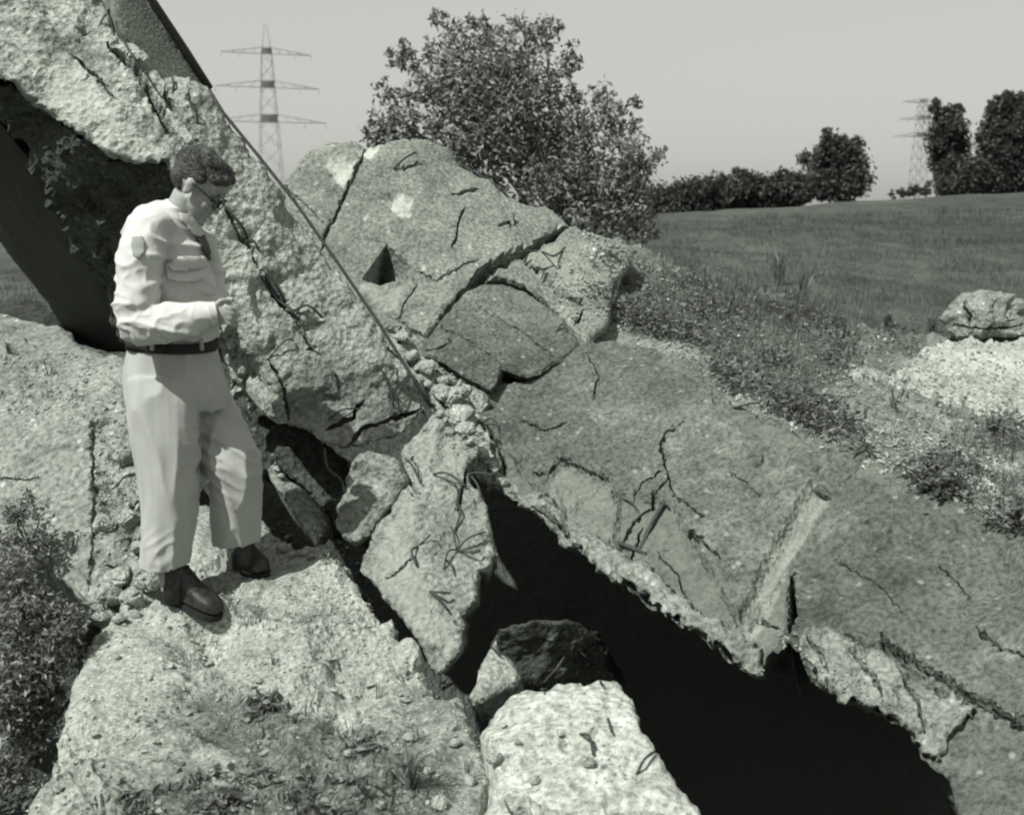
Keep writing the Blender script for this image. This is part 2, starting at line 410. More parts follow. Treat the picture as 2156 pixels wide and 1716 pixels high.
def smooth_path(pts, sub=4):
    P = [Vector(p) for p in pts]
    if len(P) < 3: return P
    out = []
    for i in range(len(P) - 1):
        p0 = P[max(i - 1, 0)]; p1 = P[i]; p2 = P[i + 1]; p3 = P[min(i + 2, len(P) - 1)]
        for k in range(sub):
            t = k / sub
            out.append(0.5 * ((2 * p1) + (p2 - p0) * t + (2 * p0 - 5 * p1 + 4 * p2 - p3) * t * t + (3 * p1 - p0 - 3 * p2 + p3) * t ** 3))
    out.append(P[-1]); return out
def tube_geo(pts, r, sides=6, taper=1.0):
    P = [Vector(p) for p in pts]; V = []; F = []
    ref = Vector((0.3, 0.2, 1))
    for i, p in enumerate(P):
        t = (P[min(i + 1, len(P) - 1)] - P[max(i - 1, 0)]).normalized()
        u = t.cross(ref)
        if u.length < 1e-4: u = t.cross(Vector((1, 0, 0)))
        u.normalize(); v = t.cross(u); rr = r * (1 + (taper - 1) * i / max(1, len(P) - 1))
        for k in range(sides):
            a = 2 * math.pi * k / sides; V.append(p + (u * math.cos(a) + v * math.sin(a)) * rr)
    for i in range(len(P) - 1):
        for k in range(sides):
            k2 = (k + 1) % sides; F.append((i * sides + k, i * sides + k2, (i + 1) * sides + k2, (i + 1) * sides + k))
    F.append(tuple(range(sides))[::-1]); F.append(tuple(range((len(P) - 1) * sides, len(P) * sides)))
    return V, F
def rebar(parent, key, pts, r=0.007, name='rebar'):
    """a bent iron rod: (px, py, lift) points on a built face"""
    P = [surf(key, p[0], p[1], p[2] * 0.75 - 0.004) for p in pts]; r = r * 0.7
    # root both ends a little into the concrete
    V, F = tube_geo(smooth_path(P), r, 6)
    return obj(name, V, F, M['rust'], parent)

# ------------------------------------------------------------------ ground
TC = [  # X, Y, z of the land round the ruin
 (-6, 0, -0.2), (0, -2, -0.3), (6, 0, -0.2), (-4, 2, -0.5), (-2.6, 3.2, -0.6), (-2.2, 4.0, -0.5), (-1.2, 2.0, -0.9), (-0.6, 1.2, -0.7), (0.5, 1.4, -0.9),
 (-1, 3.2, -1.5), (-0.5, 4.2, -1.6), (0.4, 3.2, -2.6), (1.2, 3.6, -2.9), (1.8, 3.0, -2.7), (2.2, 2.2, -1.6), (1.2, 4.8, -3.3), (0.2, 5.0, -3.0), (2.6, 4.0, -1.9), (3.4, 3.0, -0.9),
 (-0.6, 6.0, -1.6), (1, 6.2, -2.4), (2.4, 5.6, -1.8), (-3, 6.5, 0.2), (-6, 5, -0.2), (-3.2, 9, 0.6), (-6, 9, 0.5),
 (0, 9, 0.4), (3, 8.5, 0.15), (5, 6, 0.1), (6, 10, 0.15), (3, 12, 0.42), (8, 12, 0.45), (1, 14, 0.8), (-3, 15, 0.5), (-10, 15, 0.4),
 (4, 24, 0.75), (10, 24, 0.95), (-8, 30, 0.0), (-30, 40, -0.3), (3, 40, 0.9), (15, 40, 1.4), (30, 40, 1.9), (0, 70, 0.35), (10, 70, 0.85), (20, 70, 1.5), (34, 70, 2.4), (60, 70, 3.0),
 (0, 95, -1.5), (30, 95, 0.6), (60, 95, 1.2), (-60, 80, -2), (-60, 10, -1), (60, 10, 0.6), (60, 40, 2.0), (-40, -20, -0.5), (40, -20, 0), (0, 200, -6), (100, 200, -4), (-100, 200, -6)]
def make_ground():
    C = np.array(TC, float)
    f = lambda P: np.c_[np.sign(P[:, 0]) * np.log1p(np.abs(P[:, 0]) / 3) * 3, np.sign(P[:, 1]) * np.log1p(np.abs(P[:, 1]) / 6) * 6]
    K = f(C); D = np.hypot(K[:, None, 0] - K[None, :, 0], K[:, None, 1] - K[None, :, 1])
    w = np.linalg.solve(np.block([[D, np.ones((len(C), 1))], [np.ones((1, len(C))), np.zeros((1, 1))]]), np.r_[C[:, 2], 0])
    us = np.concatenate([np.linspace(-7, 7, 141), 7 + (np.geomspace(1, 700, 60) - 1)]); us = np.concatenate([-us[141:][::-1], us])
    vs_ = np.concatenate([-(np.geomspace(1, 80, 14)[::-1] - 1)[:-1], np.linspace(0, 16, 161), 16 + np.geomspace(0.2, 1500, 110)])
    X, Y = np.meshgrid(us, vs_); P = np.c_[X.ravel(), Y.ravel()]
    def H(P):
        k = f(P); z = np.hypot(k[:, None, 0] - K[None, :, 0], k[:, None, 1] - K[None, :, 1]) @ w[:-1] + w[-1]
        far = np.clip((np.hypot(P[:, 0], P[:, 1]) - 150) / 150, 0, 1); return z * (1 - far) + (-6) * far
    z = H(P)
    for k in range(len(P)):
        d = math.hypot(*P[k]); s = 0.25 if d > 16 else 1.3
        z[k] += (0.05 if d < 16 else 0.16) * noise.fractal(Vector((P[k, 0] * s, P[k, 1] * s, 3.3)), 0.9, 2.1, 4) * (1 if d < 150 else 0)
    V = np.c_[P, z]; nx = len(us); F = []
    for j in range(len(vs_) - 1):
        for i in range(nx - 1): a = j * nx + i; F.append((a, a + 1, a + nx + 1, a + nx))
    pit = np.clip((-0.35 - z) * 1.6, 0, 1) * (np.hypot(P[:, 0], P[:, 1]) < 9)
    o = obj('ground', V, F, M['field'], None, True, {'pit': pit}); tag(o, kind='structure')
    bv = BVHTree.FromPolygons([tuple(v) for v in V], F)
    def hz(x, y):
        h = bv.ray_cast(Vector((x, y, 50)), Vector((0, 0, -1)), 200); return h[0].z if h[0] else 0.0
    return hz
GZ = make_ground()

# the mound the man stands on
patch('rubble_mound', [(-20, 1800), (30, 1716), (62, 1640), (100, 1560), (150, 1420), (190, 1345), (235, 1285), (262, 1210), (275, 1110), (330, 1060), (420, 1060), (480, 1085), (545, 1085), (590, 1128), (625, 1150),
      (665, 1143), (700, 1120), (716, 1152), (738, 1193), (768, 1267), (789, 1306), (819, 1325), (830, 1368), (870, 1377), (892, 1412), (927, 1444), (977, 1465), (991, 1508), (1012, 1560), (1042, 1600), (1030, 1650), (1010, 1716), (1010, 1830), (400, 1860)],
      [(30, 1716, 2.72), (62, 1640, 2.95), (190, 1345, 3.85), (300, 1100, 4.75), (400, 1300, 3.93), (560, 1240, 4.13), (640, 1150, 4.42), (700, 1130, 4.42), (780, 1290, 3.95), (830, 1370, 3.75), (930, 1446, 3.58), (990, 1510, 3.38),
       (500, 1480, 3.36), (300, 1560, 3.1), (650, 1700, 2.66), (1010, 1720, 2.72), (400, 1860, 2.3), (-20, 1800, 2.5), (1010, 1830, 2.45), (400, 1080, 4.8), (500, 1120, 4.6), (200, 1700, 2.7)],
      M['mound'], ext=(0.0, 0.15, -1), th=1.6, sp=8, jag=7, rough=0.06, chunks=((2.6, 0.05), (7, 0.026), (16, 0.014)), rnd=0.05, warp=0.06, roughf=lambda Q: np.array([0.35 + 1.1 * max(0, min(1, 0.5 + 2.2 * nz(x, y, 0.006, 4))) for x, y in Q]),
      vegs=[([(330, 1500), (420, 1420), (620, 1460), (880, 1540), (960, 1640), (960, 1800), (200, 1800), (160, 1716), (260, 1660), (420, 1620), (560, 1640), (400, 1560)], 0.62),
            ([(430, 1240), (520, 1270), (620, 1290), (760, 1300), (690, 1370), (600, 1330), (480, 1310)], 0.55), ([(-20, 1800), (60, 1600), (150, 1400), (190, 1330), (140, 1500), (70, 1740)], 0.4),
            ([(180, 1620), (500, 1560), (420, 1716), (170, 1716)], 0.42), ([(560, 1290), (760, 1320), (860, 1420), (800, 1500), (640, 1440)], 0.36), ([(220, 1400), (330, 1340), (360, 1460), (240, 1520)], 0.36), ([(60, 1700), (110, 1560), (200, 1600), (180, 1716)], 0.45), ([(880, 1450), (990, 1520), (1010, 1620), (930, 1600)], 0.36), ([(400, 1090), (560, 1100), (600, 1180), (460, 1240), (400, 1200)], 0.42)])
tag(PATCH['rubble_mound']['o'], kind='structure')
# the bank of earth and rubble behind the long slab
patch('rubble_bank', [(1150, 480), (1250, 480), (1335, 506), (1450, 555), (1600, 606), (1750, 648), (1850, 690), (1950, 698), (2200, 690), (2420, 700), (2450, 950), (2450, 1260), (2156, 1150), (2000, 1085), (1900, 1030), (1800, 1000), (1700, 972), (1620, 925), (1535, 900),
      (1500, 850), (1470, 815), (1400, 785), (1280, 770), (1225, 780), (1140, 650)],
      [(1150, 480, 7.7), (1335, 508, 7.7), (1450, 558, 8.0), (1600, 610, 8.6), (1850, 690, 9.6), (2200, 690, 11), (2420, 700, 11.3), (2156, 860, 7.6), (2050, 780, 9), (1280, 755, 5.75), (1500, 840, 5.2), (1700, 960, 4.75), (1820, 990, 4.58),
       (2000, 1080, 4.25), (2156, 1150, 4.0), (1500, 700, 6.5), (1700, 800, 6.0), (1900, 900, 5.6), (2156, 1000, 5.2), (1250, 600, 6.8), (2450, 1260, 3.8)],
      M['bank'], ext=(0, 0.25, -1), th=1.1, sp=8, jag=8, rough=0.05, chunks=((5, 0.02), (13, 0.014)), rnd=0.05, warp=0.06,
      vegs=[([(1300, 540), (1480, 560), (1620, 610), (1790, 660), (1830, 720), (1800, 790), (1700, 860), (1540, 840), (1480, 740), (1330, 690), (1280, 620)], 0.68),
            ([(1830, 690), (1960, 700), (1930, 760), (1840, 770)], 0.8), ([(1880, 960), (2000, 1000), (2300, 1100), (2300, 1180), (2100, 1110), (1950, 1040)], 0.6), ([(2000, 860), (2200, 880), (2200, 1000), (1950, 980)], 0.42)],
      spalls=())
tag(PATCH['rubble_bank']['o'], kind='structure')
# chalk spill in front of the field boulder
patch('chalk_ground', [(1780, 740), (1840, 760), (1900, 770), (1935, 735), (1990, 708), (2080, 704), (2200, 690), (2420, 690), (2420, 930), (2200, 885), (2130, 870), (2050, 850), (1960, 830), (1850, 800), (1790, 780)],
      [(1780, 745, 6.9), (1935, 735, 8.5), (2080, 706, 9.6), (2420, 690, 10.6), (2420, 930, 6.3), (2156, 870, 7.0), (1960, 830, 6.9), (1850, 795, 6.6)], M['chalk_bright'], ext=(0, 0.3, -1), th=0.5, sp=8, jag=9, rough=0.05, chunks=((6, 0.02),), rnd=0.08)
tag(PATCH['chalk_ground']['o'], kind='structure')

# ------------------------------------------------------------------ the ruin
def thing_at(name, px, py, Y, label, cat, group=None):
    p = at(px, py, Y); return empty(name, p, label, cat, group)

# --- tall leaning slab behind the man
s1 = thing_at('leaning_slab', 720, 940, 4.9, 'huge thick concrete slab leaning steeply behind the man, its broken side bristling with iron rods', 'concrete slab')
patch('broken_side', [(-560, -330), (-300, -420), (-40, -200), (110, -60), (190, -50), (222, -10), (232, 40), (256, 70), (300, 122), (365, 188), (400, 176), (432, 190), (470, 240), (560, 350), (620, 428), (700, 540), (800, 688), (860, 785), (905, 862),
      (890, 885), (850, 925), (800, 930), (735, 953), (690, 942), (650, 910), (600, 900), (568, 872), (575, 820), (552, 770), (520, 735), (490, 695), (462, 690), (430, 480), (375, 370), (355, 348), (300, 348), (265, 352), (200, 310), (140, 268), (60, 208), (0, 175), (-80, 120), (-60, 75), (-330, -60)],
      [(-400, -300, 5.15), (50, 100, 4.86), (240, 60, 4.96), (440, 200, 5.0), (620, 428, 4.94), (905, 862, 4.80), (690, 940, 4.62), (500, 720, 4.58), (370, 365, 4.66), (0, 175, 4.75), (560, 560, 4.74), (300, 230, 4.8)],
      M['broken'], s1, ext=(-0.5, 0.86, 0.14), th=0.8, sp=6, jag=6, rough=0.03, chunks=((1.8, 0.07, 1), (4.5, 0.035), (11, 0.014), (24, 0.007)), rnd=0.04, roughf=lambda Q: 0.75 + 0.55 * np.clip((420 - Q[:, 0]) / 200, 0, 1),
      cracks=[([(225, 95), (285, 150), (330, 225), (372, 290), (400, 320)], 20, 0.06), ([(345, 200), (380, 250), (410, 300), (440, 345)], 14, 0.04), ([(470, 440), (500, 490), (530, 520), (545, 570)], 12, 0.04),
              ([(560, 575), (590, 620), (640, 690), (665, 740)], 16, 0.05), ([(150, 110), (200, 160), (245, 215)], 9, 0.03), ([(610, 880), (600, 820), (570, 760)], 10, 0.03), ([(690, 905), (740, 880), (760, 850)], 14, 0.05), ([(730, 950), (760, 905), (830, 880), (890, 860)], 12, 0.05)],
      spalls=[([(470, 470), (530, 440), (560, 560), (570, 700), (560, 720), (510, 640), (470, 560)], 0.0), ([(60, 140), (160, 110), (230, 220), (330, 330), (260, 340), (120, 250)], 0.0)], warp=0.05,
      vegs=[([(560, 790), (700, 740), (830, 790), (900, 860), (880, 900), (740, 950), (600, 900)], 0.6), ([(50, 60), (190, 50), (250, 200), (150, 220)], 0.6), ([(560, 620), (650, 700), (700, 800), (640, 820), (580, 700)], 0.5), ([(230, 230), (330, 230), (360, 320), (280, 330)], 0.42), ([(520, 420), (600, 440), (640, 560), (560, 540)], 0.36), ([(420, 200), (470, 330), (440, 380), (380, 260)], 0.45)])
patch('smooth_recess', [(238, -120), (262, -80), (300, -10), (345, 50), (440, 193), (436, 200), (400, 190), (365, 200), (296, 128), (250, 76), (240, 20)],
      [(250, 70, 5.0), (440, 195, 5.27), (290, -40, 5.10)], M['formed_pale'], s1, ext=(-0.5, 0.86, -0.05), th=0.3, sp=9, jag=1, rough=0.003, rnd=0.01, rings=2)
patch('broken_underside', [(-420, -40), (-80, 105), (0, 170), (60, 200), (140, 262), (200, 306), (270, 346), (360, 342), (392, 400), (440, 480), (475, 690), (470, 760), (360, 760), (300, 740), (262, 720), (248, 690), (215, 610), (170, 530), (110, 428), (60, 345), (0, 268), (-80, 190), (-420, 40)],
      [(-80, 110, 4.84), (200, 308, 4.74), (360, 345, 4.70), (0, 265, 5.05), (170, 530, 5.36), (248, 690, 5.6), (300, 560, 5.3), (470, 700, 5.0), (400, 500, 4.85)], M['shade_dark'], s1, ext=(-0.1, 0.97, 0.3), th=0.9, sp=7, jag=6, rough=0.05, chunks=((4, 0.06), (9, 0.035), (20, 0.014)), rnd=0.02)
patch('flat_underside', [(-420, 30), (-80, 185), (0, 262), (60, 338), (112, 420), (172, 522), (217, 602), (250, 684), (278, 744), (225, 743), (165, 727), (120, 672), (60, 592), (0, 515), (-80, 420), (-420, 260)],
      [(0, 265, 5.1), (172, 525, 5.4), (0, 515, 6.05), (165, 727, 6.7), (275, 742, 6.2)], M['shade_dark_smooth'], s1, ext=(-0.1, 0.97, 0.25), th=0.5, sp=10, jag=2, rough=0.004, rnd=0.015, rings=3)
patch('crumbling_end', [(430, 670), (480, 682), (520, 728), (556, 772), (580, 820), (572, 872), (545, 886), (515, 880), (500, 830), (470, 770), (440, 730)],
      [(450, 680, 4.60), (556, 775, 4.72), (540, 885, 4.95), (445, 730, 4.72), (500, 830, 4.88)], M['broken'], s1, ext=(0.1, 0.97, 0.2), th=0.5, sp=5, jag=5, rough=0.06, chunks=((8, 0.06), (18, 0.04), (34, 0.02)), rnd=0.03)
# iron strip along the upper edge
def strip(parent, name, pts, w, mat):
    V, F = tube_geo(pts, w, 6); return obj(name, V, F, mat, parent)
def edge_pts(L): return [at(*p) for p in L]
strip(s1, 'edge_iron', edge_pts([(285, -50, 5.0), (330, 18, 5.08), (390, 108, 5.2), (441, 188, 5.28)]), 0.020, M['rust'])
strip(s1, 'edge_iron', edge_pts([(441, 190, 4.95), (470, 238, 4.94), (545, 330, 4.92), (620, 424, 4.89), (705, 545, 4.86), (800, 684, 4.82), (862, 784, 4.79), (908, 858, 4.76)]), 0.0085, M['rust'])
K1 = 'broken_side'
for p in [[(243, 45, .0), (250, 70, .02), (292, 128, .03), (296, 100, .05)], [(292, 128, .02), (330, 190, .02), (372, 250, .0)], [(398, 195, 0), (392, 215, .05), (408, 240, .05), (416, 262, 0)],
          [(470, 430, 0), (500, 470, .03), (520, 500, .02)], [(480, 535, 0), (510, 505, .04), (535, 512, .05), (548, 530, 0)], [(545, 575, .0), (590, 625, .03), (622, 660, .04), (640, 700, .03), (668, 745, .0)],
          [(620, 655, .02), (645, 650, .06), (680, 672, .03)], [(625, 665, .02), (640, 640, .05)], [(630, 672, .03), (648, 720, .03), (690, 770, .0)], [(600, 640, .0), (580, 600, .05), (560, 560, .0)],
          [(798, 770, 0), (805, 800, .05), (828, 795, .06), (830, 772, .03), (815, 775, 0)], [(700, 780, .0), (702, 800, .04), (715, 845, .0)], [(690, 790, .02), (715, 787, .05)], [(560, 760, .0), (600, 725, .05), (615, 720, .03)],
          [(690, 885, .0), (720, 868, .04), (760, 860, 0)], [(812, 800, .01), (822, 845, .03), (826, 880, 0)], [(350, 140, 0), (362, 180, .03), (360, 210, 0)], [(205, 60, 0), (220, 40, .05), (240, 75, .0)]]:
    rebar(s1, K1, p, random.choice((0.006, 0.007, 0.008)))

# --- round-topped block beyond it
s2 = thing_at('round_topped_block', 950, 700, 5.9, 'round-topped weathered concrete block with a pyramid-shaped socket, in front of the big shrub', 'concrete block')
patch('block_face', [(570, 410), (600, 372), (640, 312), (690, 292), (738, 287), (768, 301), (800, 294), (850, 283), (900, 283), (945, 308), (985, 345), (1035, 366), (1060, 398), (1110, 418), (1150, 424), (1200, 463), (1260, 488), (1335, 520), (1330, 560), (1290, 600), (1280, 690), (1225, 735),
      (1190, 680), (1110, 610), (1060, 592), (1010, 594), (975, 615), (930, 668), (893, 720), (868, 735), (800, 730), (740, 690), (600, 520)],
      [(600, 400, 6.3), (700, 292, 6.6), (870, 284, 6.75), (900, 600, 5.95), (870, 715, 5.6), (1150, 430, 6.9), (1335, 522, 7.1), (640, 520, 5.95), (1280, 690, 6.0), (1000, 590, 6.05), (1050, 400, 6.75)],
      M['weathered_pale'], s2, ext=(0.05, 0.9, -0.45), th=0.8, sp=6, jag=4, rough=0.014, chunks=((2.2, 0.02), (8, 0.006)), rnd=0.04, warp=0.05,
      cracks=[([(770, 303), (742, 380), (712, 440), (690, 482), (672, 530)], 10, 0.05), ([(1190, 478), (1130, 520), (1090, 540), (1040, 560), (985, 602)], 26, 0.12), ([(985, 602), (940, 655), (905, 710)], 10, 0.06), ([(872, 570), (920, 590), (980, 560), (1010, 548)], 4, 0.02),
              ([(840, 668), (870, 690), (905, 716)], 7, 0.06), ([(838, 668), (850, 640), (880, 600)], 4, 0.02), ([(1085, 545), (1130, 575), (1160, 600), (1190, 630), (1230, 650)], 12, 0.06), ([(960, 410), (985, 400), (1010, 392)], 12, 0.04), ([(975, 440), (960, 490), (950, 530)], 8, 0.025),
              ([(1045, 480), (1075, 470), (1085, 500)], 9, 0.035), ([(1210, 690), (1225, 660), (1222, 640)], 7, 0.05), ([(840, 355), (862, 350), (880, 335)], 6, 0.02), ([(600, 392), (640, 430), (680, 470)], 3, 0.015)],
      vegs=[([(960, 420), (1000, 430), (960, 560), (930, 540)], 0.42), ([(1060, 440), (1120, 470), (1090, 540), (1040, 500)], 0.42), ([(1130, 470), (1200, 480), (1150, 540)], 0.5), ([(600, 380), (680, 300), (690, 330), (640, 420)], 0.35), ([(880, 340), (930, 330), (930, 400), (890, 400)], 0.35)], pits=[([(814, 515), (872, 566), (853, 587), (830, 594), (800, 601), (761, 584)], [(818, 526), (826, 560), (832, 582)], 0.42)],
      spalls=[([(690, 340), (722, 325), (748, 340), (742, 372), (722, 396), (700, 380)], 0.02, 1.0), ([(742, 308), (775, 300), (805, 303), (780, 330), (755, 322)], 0.02, 0.9), ([(818, 412), (840, 404), (868, 425), (866, 458), (835, 462), (815, 440)], 0.03, 1.0),
              ([(1095, 545), (1200, 500), (1320, 525), (1290, 600), (1230, 640), (1130, 590)], 0.0), ([(760, 590), (810, 604), (850, 600), (835, 650), (790, 655)], 0.01)])
for p in [[(828, 356, .0), (850, 345, .06), (872, 335, .08)], [(1080, 535, 0), (1120, 520, .06), (1150, 560, .1), (1170, 545, .04), (1190, 520, 0)], [(1060, 560, 0), (1040, 580, .06), (1065, 600, .03)], [(1100, 545, .0), (1140, 565, .06), (1165, 560, 0)],
          [(1085, 475, 0), (1078, 462, .06)], [(1215, 690, 0), (1222, 665, .06), (1226, 640, .02)], [(1120, 640, .0), (1138, 625, .05), (1150, 650, .0)], [(1290, 640, 0), (1300, 610, .05), (1305, 590, .0)], [(868, 590, 0), (885, 575, .03)]]:
    rebar(s2, 'block_face', p, 0.009)

# --- tilted plate
s3 = thing_at('tilted_plate', 1030, 815, 5.2, 'loose square grey plate lying on the slab, jagged dark gap under it', 'concrete plate')
patch('plate', [(893, 722), (930, 668), (975, 618), (1010, 597), (1060, 594), (1110, 612), (1180, 665), (1212, 705), (1222, 727), (1178, 761), (1140, 785), (1111, 796), (1085, 786), (1058, 774), (1052, 790), (1030, 819), (984, 796), (931, 763), (884, 744)],
      [(893, 725, 5.38), (1030, 817, 5.08), (1010, 598, 5.95), (1215, 720, 5.5), (1111, 796, 5.2)], M['weathered'], s3, ext=(0.05, 0.88, -0.45), th=0.24, sp=6, jag=2.5, rough=0.006, chunks=((5, 0.004),), rnd=0.02,
      cracks=[([(935, 690), (1000, 725), (1060, 770)], 3, 0.01), ([(1010, 650), (1100, 700), (1165, 750)], 3, 0.01), ([(900, 738), (930, 728), (950, 715)], 6, 0.03)], spalls=[([(890, 725), (915, 700), (945, 712), (905, 745)], 0.01), ([(1060, 600), (1120, 620), (1190, 680), (1150, 690), (1080, 640)], 0.01)], rings=3)
rebar(s3, 'plate', [(1170, 700, 0), (1185, 690, .04), (1195, 700, .0)], 0.008)

s13 = thing_at('crushed_rubble', 960, 900, 5.1, 'crushed rubble packed in the joint where leaning slab, plate and sloping slab meet', 'rubble')
patch('rubble_fill', [(800, 690), (850, 690), (893, 735), (940, 775), (1000, 810), (1030, 850), (1010, 900), (1045, 960), (1060, 1020), (1030, 1030), (990, 1000), (960, 950), (900, 880), (850, 790)],
      [(830, 700, 5.45), (1000, 815, 5.25), (1030, 860, 5.12), (1045, 1010, 4.8), (930, 880, 4.9), (870, 800, 5.15)], M['broken'], s13, ext=(0.25, 0.93, -0.25), th=1.8, sp=4.5, jag=4, rough=0.05, chunks=((3.6, 0.10), (8, 0.05), (20, 0.018)), rnd=0.03)  # unseen depth added behind the rubble to block sun from the hollow
# --- long sloping slab
s4 = thing_at('sloping_slab', 1600, 1410, 3.6, 'long cracked grey slab sloping down to the lower right over a black hollow', 'concrete slab')
patch('slab_top', [(1000, 895), (1022, 848), (1051, 808), (1108, 808), (1143, 788), (1185, 766), (1228, 730), (1280, 719), (1400, 735), (1480, 770), (1502, 800), (1535, 850), (1620, 875), (1700, 925), (1790, 950), (1830, 965), (1900, 985), (1960, 1010), (2000, 1040), (2080, 1075), (2156, 1110), (2320, 1185), (2420, 1800), (2110, 1860),
      (2040, 1740), (2012, 1696), (1998, 1632), (1941, 1586), (1910, 1526), (1821, 1483), (1726, 1437), (1692, 1405), (1676, 1372), (1655, 1352), (1640, 1375), (1612, 1372), (1598, 1412), (1530, 1370), (1440, 1318), (1380, 1258), (1320, 1218), (1260, 1188), (1200, 1148), (1130, 1088), (1060, 1030), (1025, 1008), (1035, 960)],
      [(1000, 895, 5.0), (1030, 1010, 4.78), (1228, 730, 5.5), (1500, 800, 5.0), (1820, 965, 4.35), (2156, 1110, 3.85), (1600, 1410, 3.55), (1300, 1205, 4.15), (2034, 1716, 2.9), (2300, 1700, 2.75), (1700, 1150, 4.05), (1400, 1000, 4.55), (1820, 1483, 3.3)],
      M['weathered'], s4, ext=(0.36, 0.85, -0.42), th=0.7, sp=6.2, jag=3.5, rough=0.016, chunks=((1.5, 0.035, 1), (4, 0.014, 1), (9, 0.007), (20, 0.004)), rnd=0.008, warp=0.03,
      cracks=[([(1104, 891), (1147, 912), (1196, 895)], 7, 0.03), ([(1431, 893), (1401, 912), (1391, 941), (1400, 980), (1408, 1004), (1419, 1043)], 6, 0.04), ([(1175, 968), (1235, 990), (1285, 1016)], 9, 0.05), ([(1125, 1001), (1150, 1000), (1175, 980)], 8, 0.04),
              ([(1669, 1207), (1668, 1290), (1660, 1330)], 16, 0.22), ([(1858, 1350), (1963, 1416), (2044, 1469), (2104, 1501), (2180, 1540), (2300, 1600)], 19, 0.22), ([(1450, 1121), (1480, 1140), (1513, 1171)], 9, 0.06), ([(2060, 1330), (2110, 1370), (2180, 1400)], 10, 0.06),
              ([(1080, 1060), (1150, 1080), (1190, 1140)], 5, 0.03), ([(1020, 900), (1045, 930), (1058, 960), (1060, 1010)], 9, 0.06), ([(1541, 1000), (1580, 1025), (1600, 1040)], 3, 0.01), ([(1980, 1190), (2010, 1210), (2040, 1250)], 4, 0.015), ([(1640, 1310), (1610, 1300), (1590, 1270)], 8, 0.06),
              ([(1330, 1040), (1350, 1020), (1395, 985)], 5, 0.03), ([(1408, 1004), (1370, 1050), (1330, 1085), (1302, 1140)], 7, 0.05), ([(1419, 1043), (1450, 1065), (1482, 1088)], 6, 0.04), ([(1300, 1190), (1330, 1150), (1350, 1100)], 8, 0.06), ([(1430, 1300), (1440, 1240), (1420, 1190), (1380, 1150)], 6, 0.04), ([(1200, 1145), (1190, 1090), (1160, 1050)], 7, 0.05), ([(1240, 760), (1260, 800), (1250, 840)], 4, 0.02), ([(1760, 1180), (1850, 1230), (1900, 1290)], 3, 0.012)],
      spalls=[([(1518, 1366), (1548, 1372), (1600, 1290), (1660, 1190), (1766, 1032), (1716, 1000), (1612, 1180), (1560, 1280)], 0.0, 0.35), ([(1178, 976), (1235, 999), (1281, 1017), (1302, 1058), (1285, 1135), (1235, 1163), (1186, 1121), (1143, 1082), (1150, 1010)], 0.03, 0.12), ([(1300, 1030), (1420, 1050), (1440, 1110), (1500, 1190), (1600, 1380), (1540, 1370), (1400, 1260), (1310, 1200), (1290, 1140)], 0.04), ([(1590, 1250), (1660, 1220), (1655, 1330), (1600, 1410), (1540, 1370)], 0.02),
              ([(1690, 1330), (1760, 1330), (1860, 1370), (1970, 1440), (2060, 1500), (1980, 1540), (1900, 1520), (1800, 1470), (1720, 1430)], 0.05), ([(1225, 735), (1280, 722), (1400, 740), (1475, 775), (1500, 830), (1460, 800), (1380, 760), (1290, 745)], 0.03), ([(1495, 800), (1535, 850), (1620, 878), (1700, 928), (1660, 950), (1560, 900), (1500, 850)], 0.035),
              ([(1005, 895), (1060, 930), (1110, 1000), (1150, 1060), (1150, 1090), (1060, 1030), (1030, 1000)], 0.035), ([(1800, 970), (1860, 985), (1930, 1020), (1880, 1050), (1810, 1010)], 0.0)],
      vegs=[([(1240, 780), (1300, 770), (1330, 900), (1270, 880)], 0.42), ([(1560, 920), (1640, 930), (1600, 1040), (1540, 1010)], 0.4), ([(1850, 1010), (1960, 1050), (2000, 1200), (1900, 1160)], 0.38), ([(1400, 800), (1500, 860), (1460, 1000), (1390, 920)], 0.32), ([(2050, 1150), (2200, 1180), (2200, 1400), (2080, 1280)], 0.34)],
      grooves=[([(1533, 1362), (1630, 1190), (1742, 1012)], 16, 30, 0.055)],
      roughf=lambda Q: 1 + 4.5 * np.clip(1 - seg_dist(Q, [(1050, 1000), (1150, 1090), (1300, 1190), (1420, 1280), (1600, 1390), (1700, 1400), (1820, 1450), (1930, 1530)], False)[0] / 75, 0, 1))
def on_slab(pts, off): return [(x, y, float((PATCH['slab_top']['dep'].pos([(x, y)])[0])[1]) - off) for x, y in pts]
patch('crumbled_edge', [(1672, 1335), (1700, 1325), (1770, 1345), (1862, 1388), (1960, 1445), (2056, 1500), (2010, 1545), (1985, 1590), (1938, 1582), (1908, 1526), (1820, 1484), (1728, 1440), (1690, 1404)],
      on_slab([(1680, 1335), (1860, 1388), (2050, 1500), (1690, 1402), (1820, 1482), (1938, 1580)], 0.03), M['block'], s4, ext=(0.36, 0.85, -0.42), th=0.25, sp=4.5, jag=10, rough=0.03, chunks=((6, 0.04), (14, 0.024), (30, 0.01)), rnd=0.03,
      cracks=[([(1700, 1345), (1730, 1385), (1745, 1420)], 12, 0.05), ([(1800, 1375), (1840, 1430), (1858, 1470)], 11, 0.05), ([(1900, 1420), (1930, 1470), (1945, 1530)], 11, 0.05)])
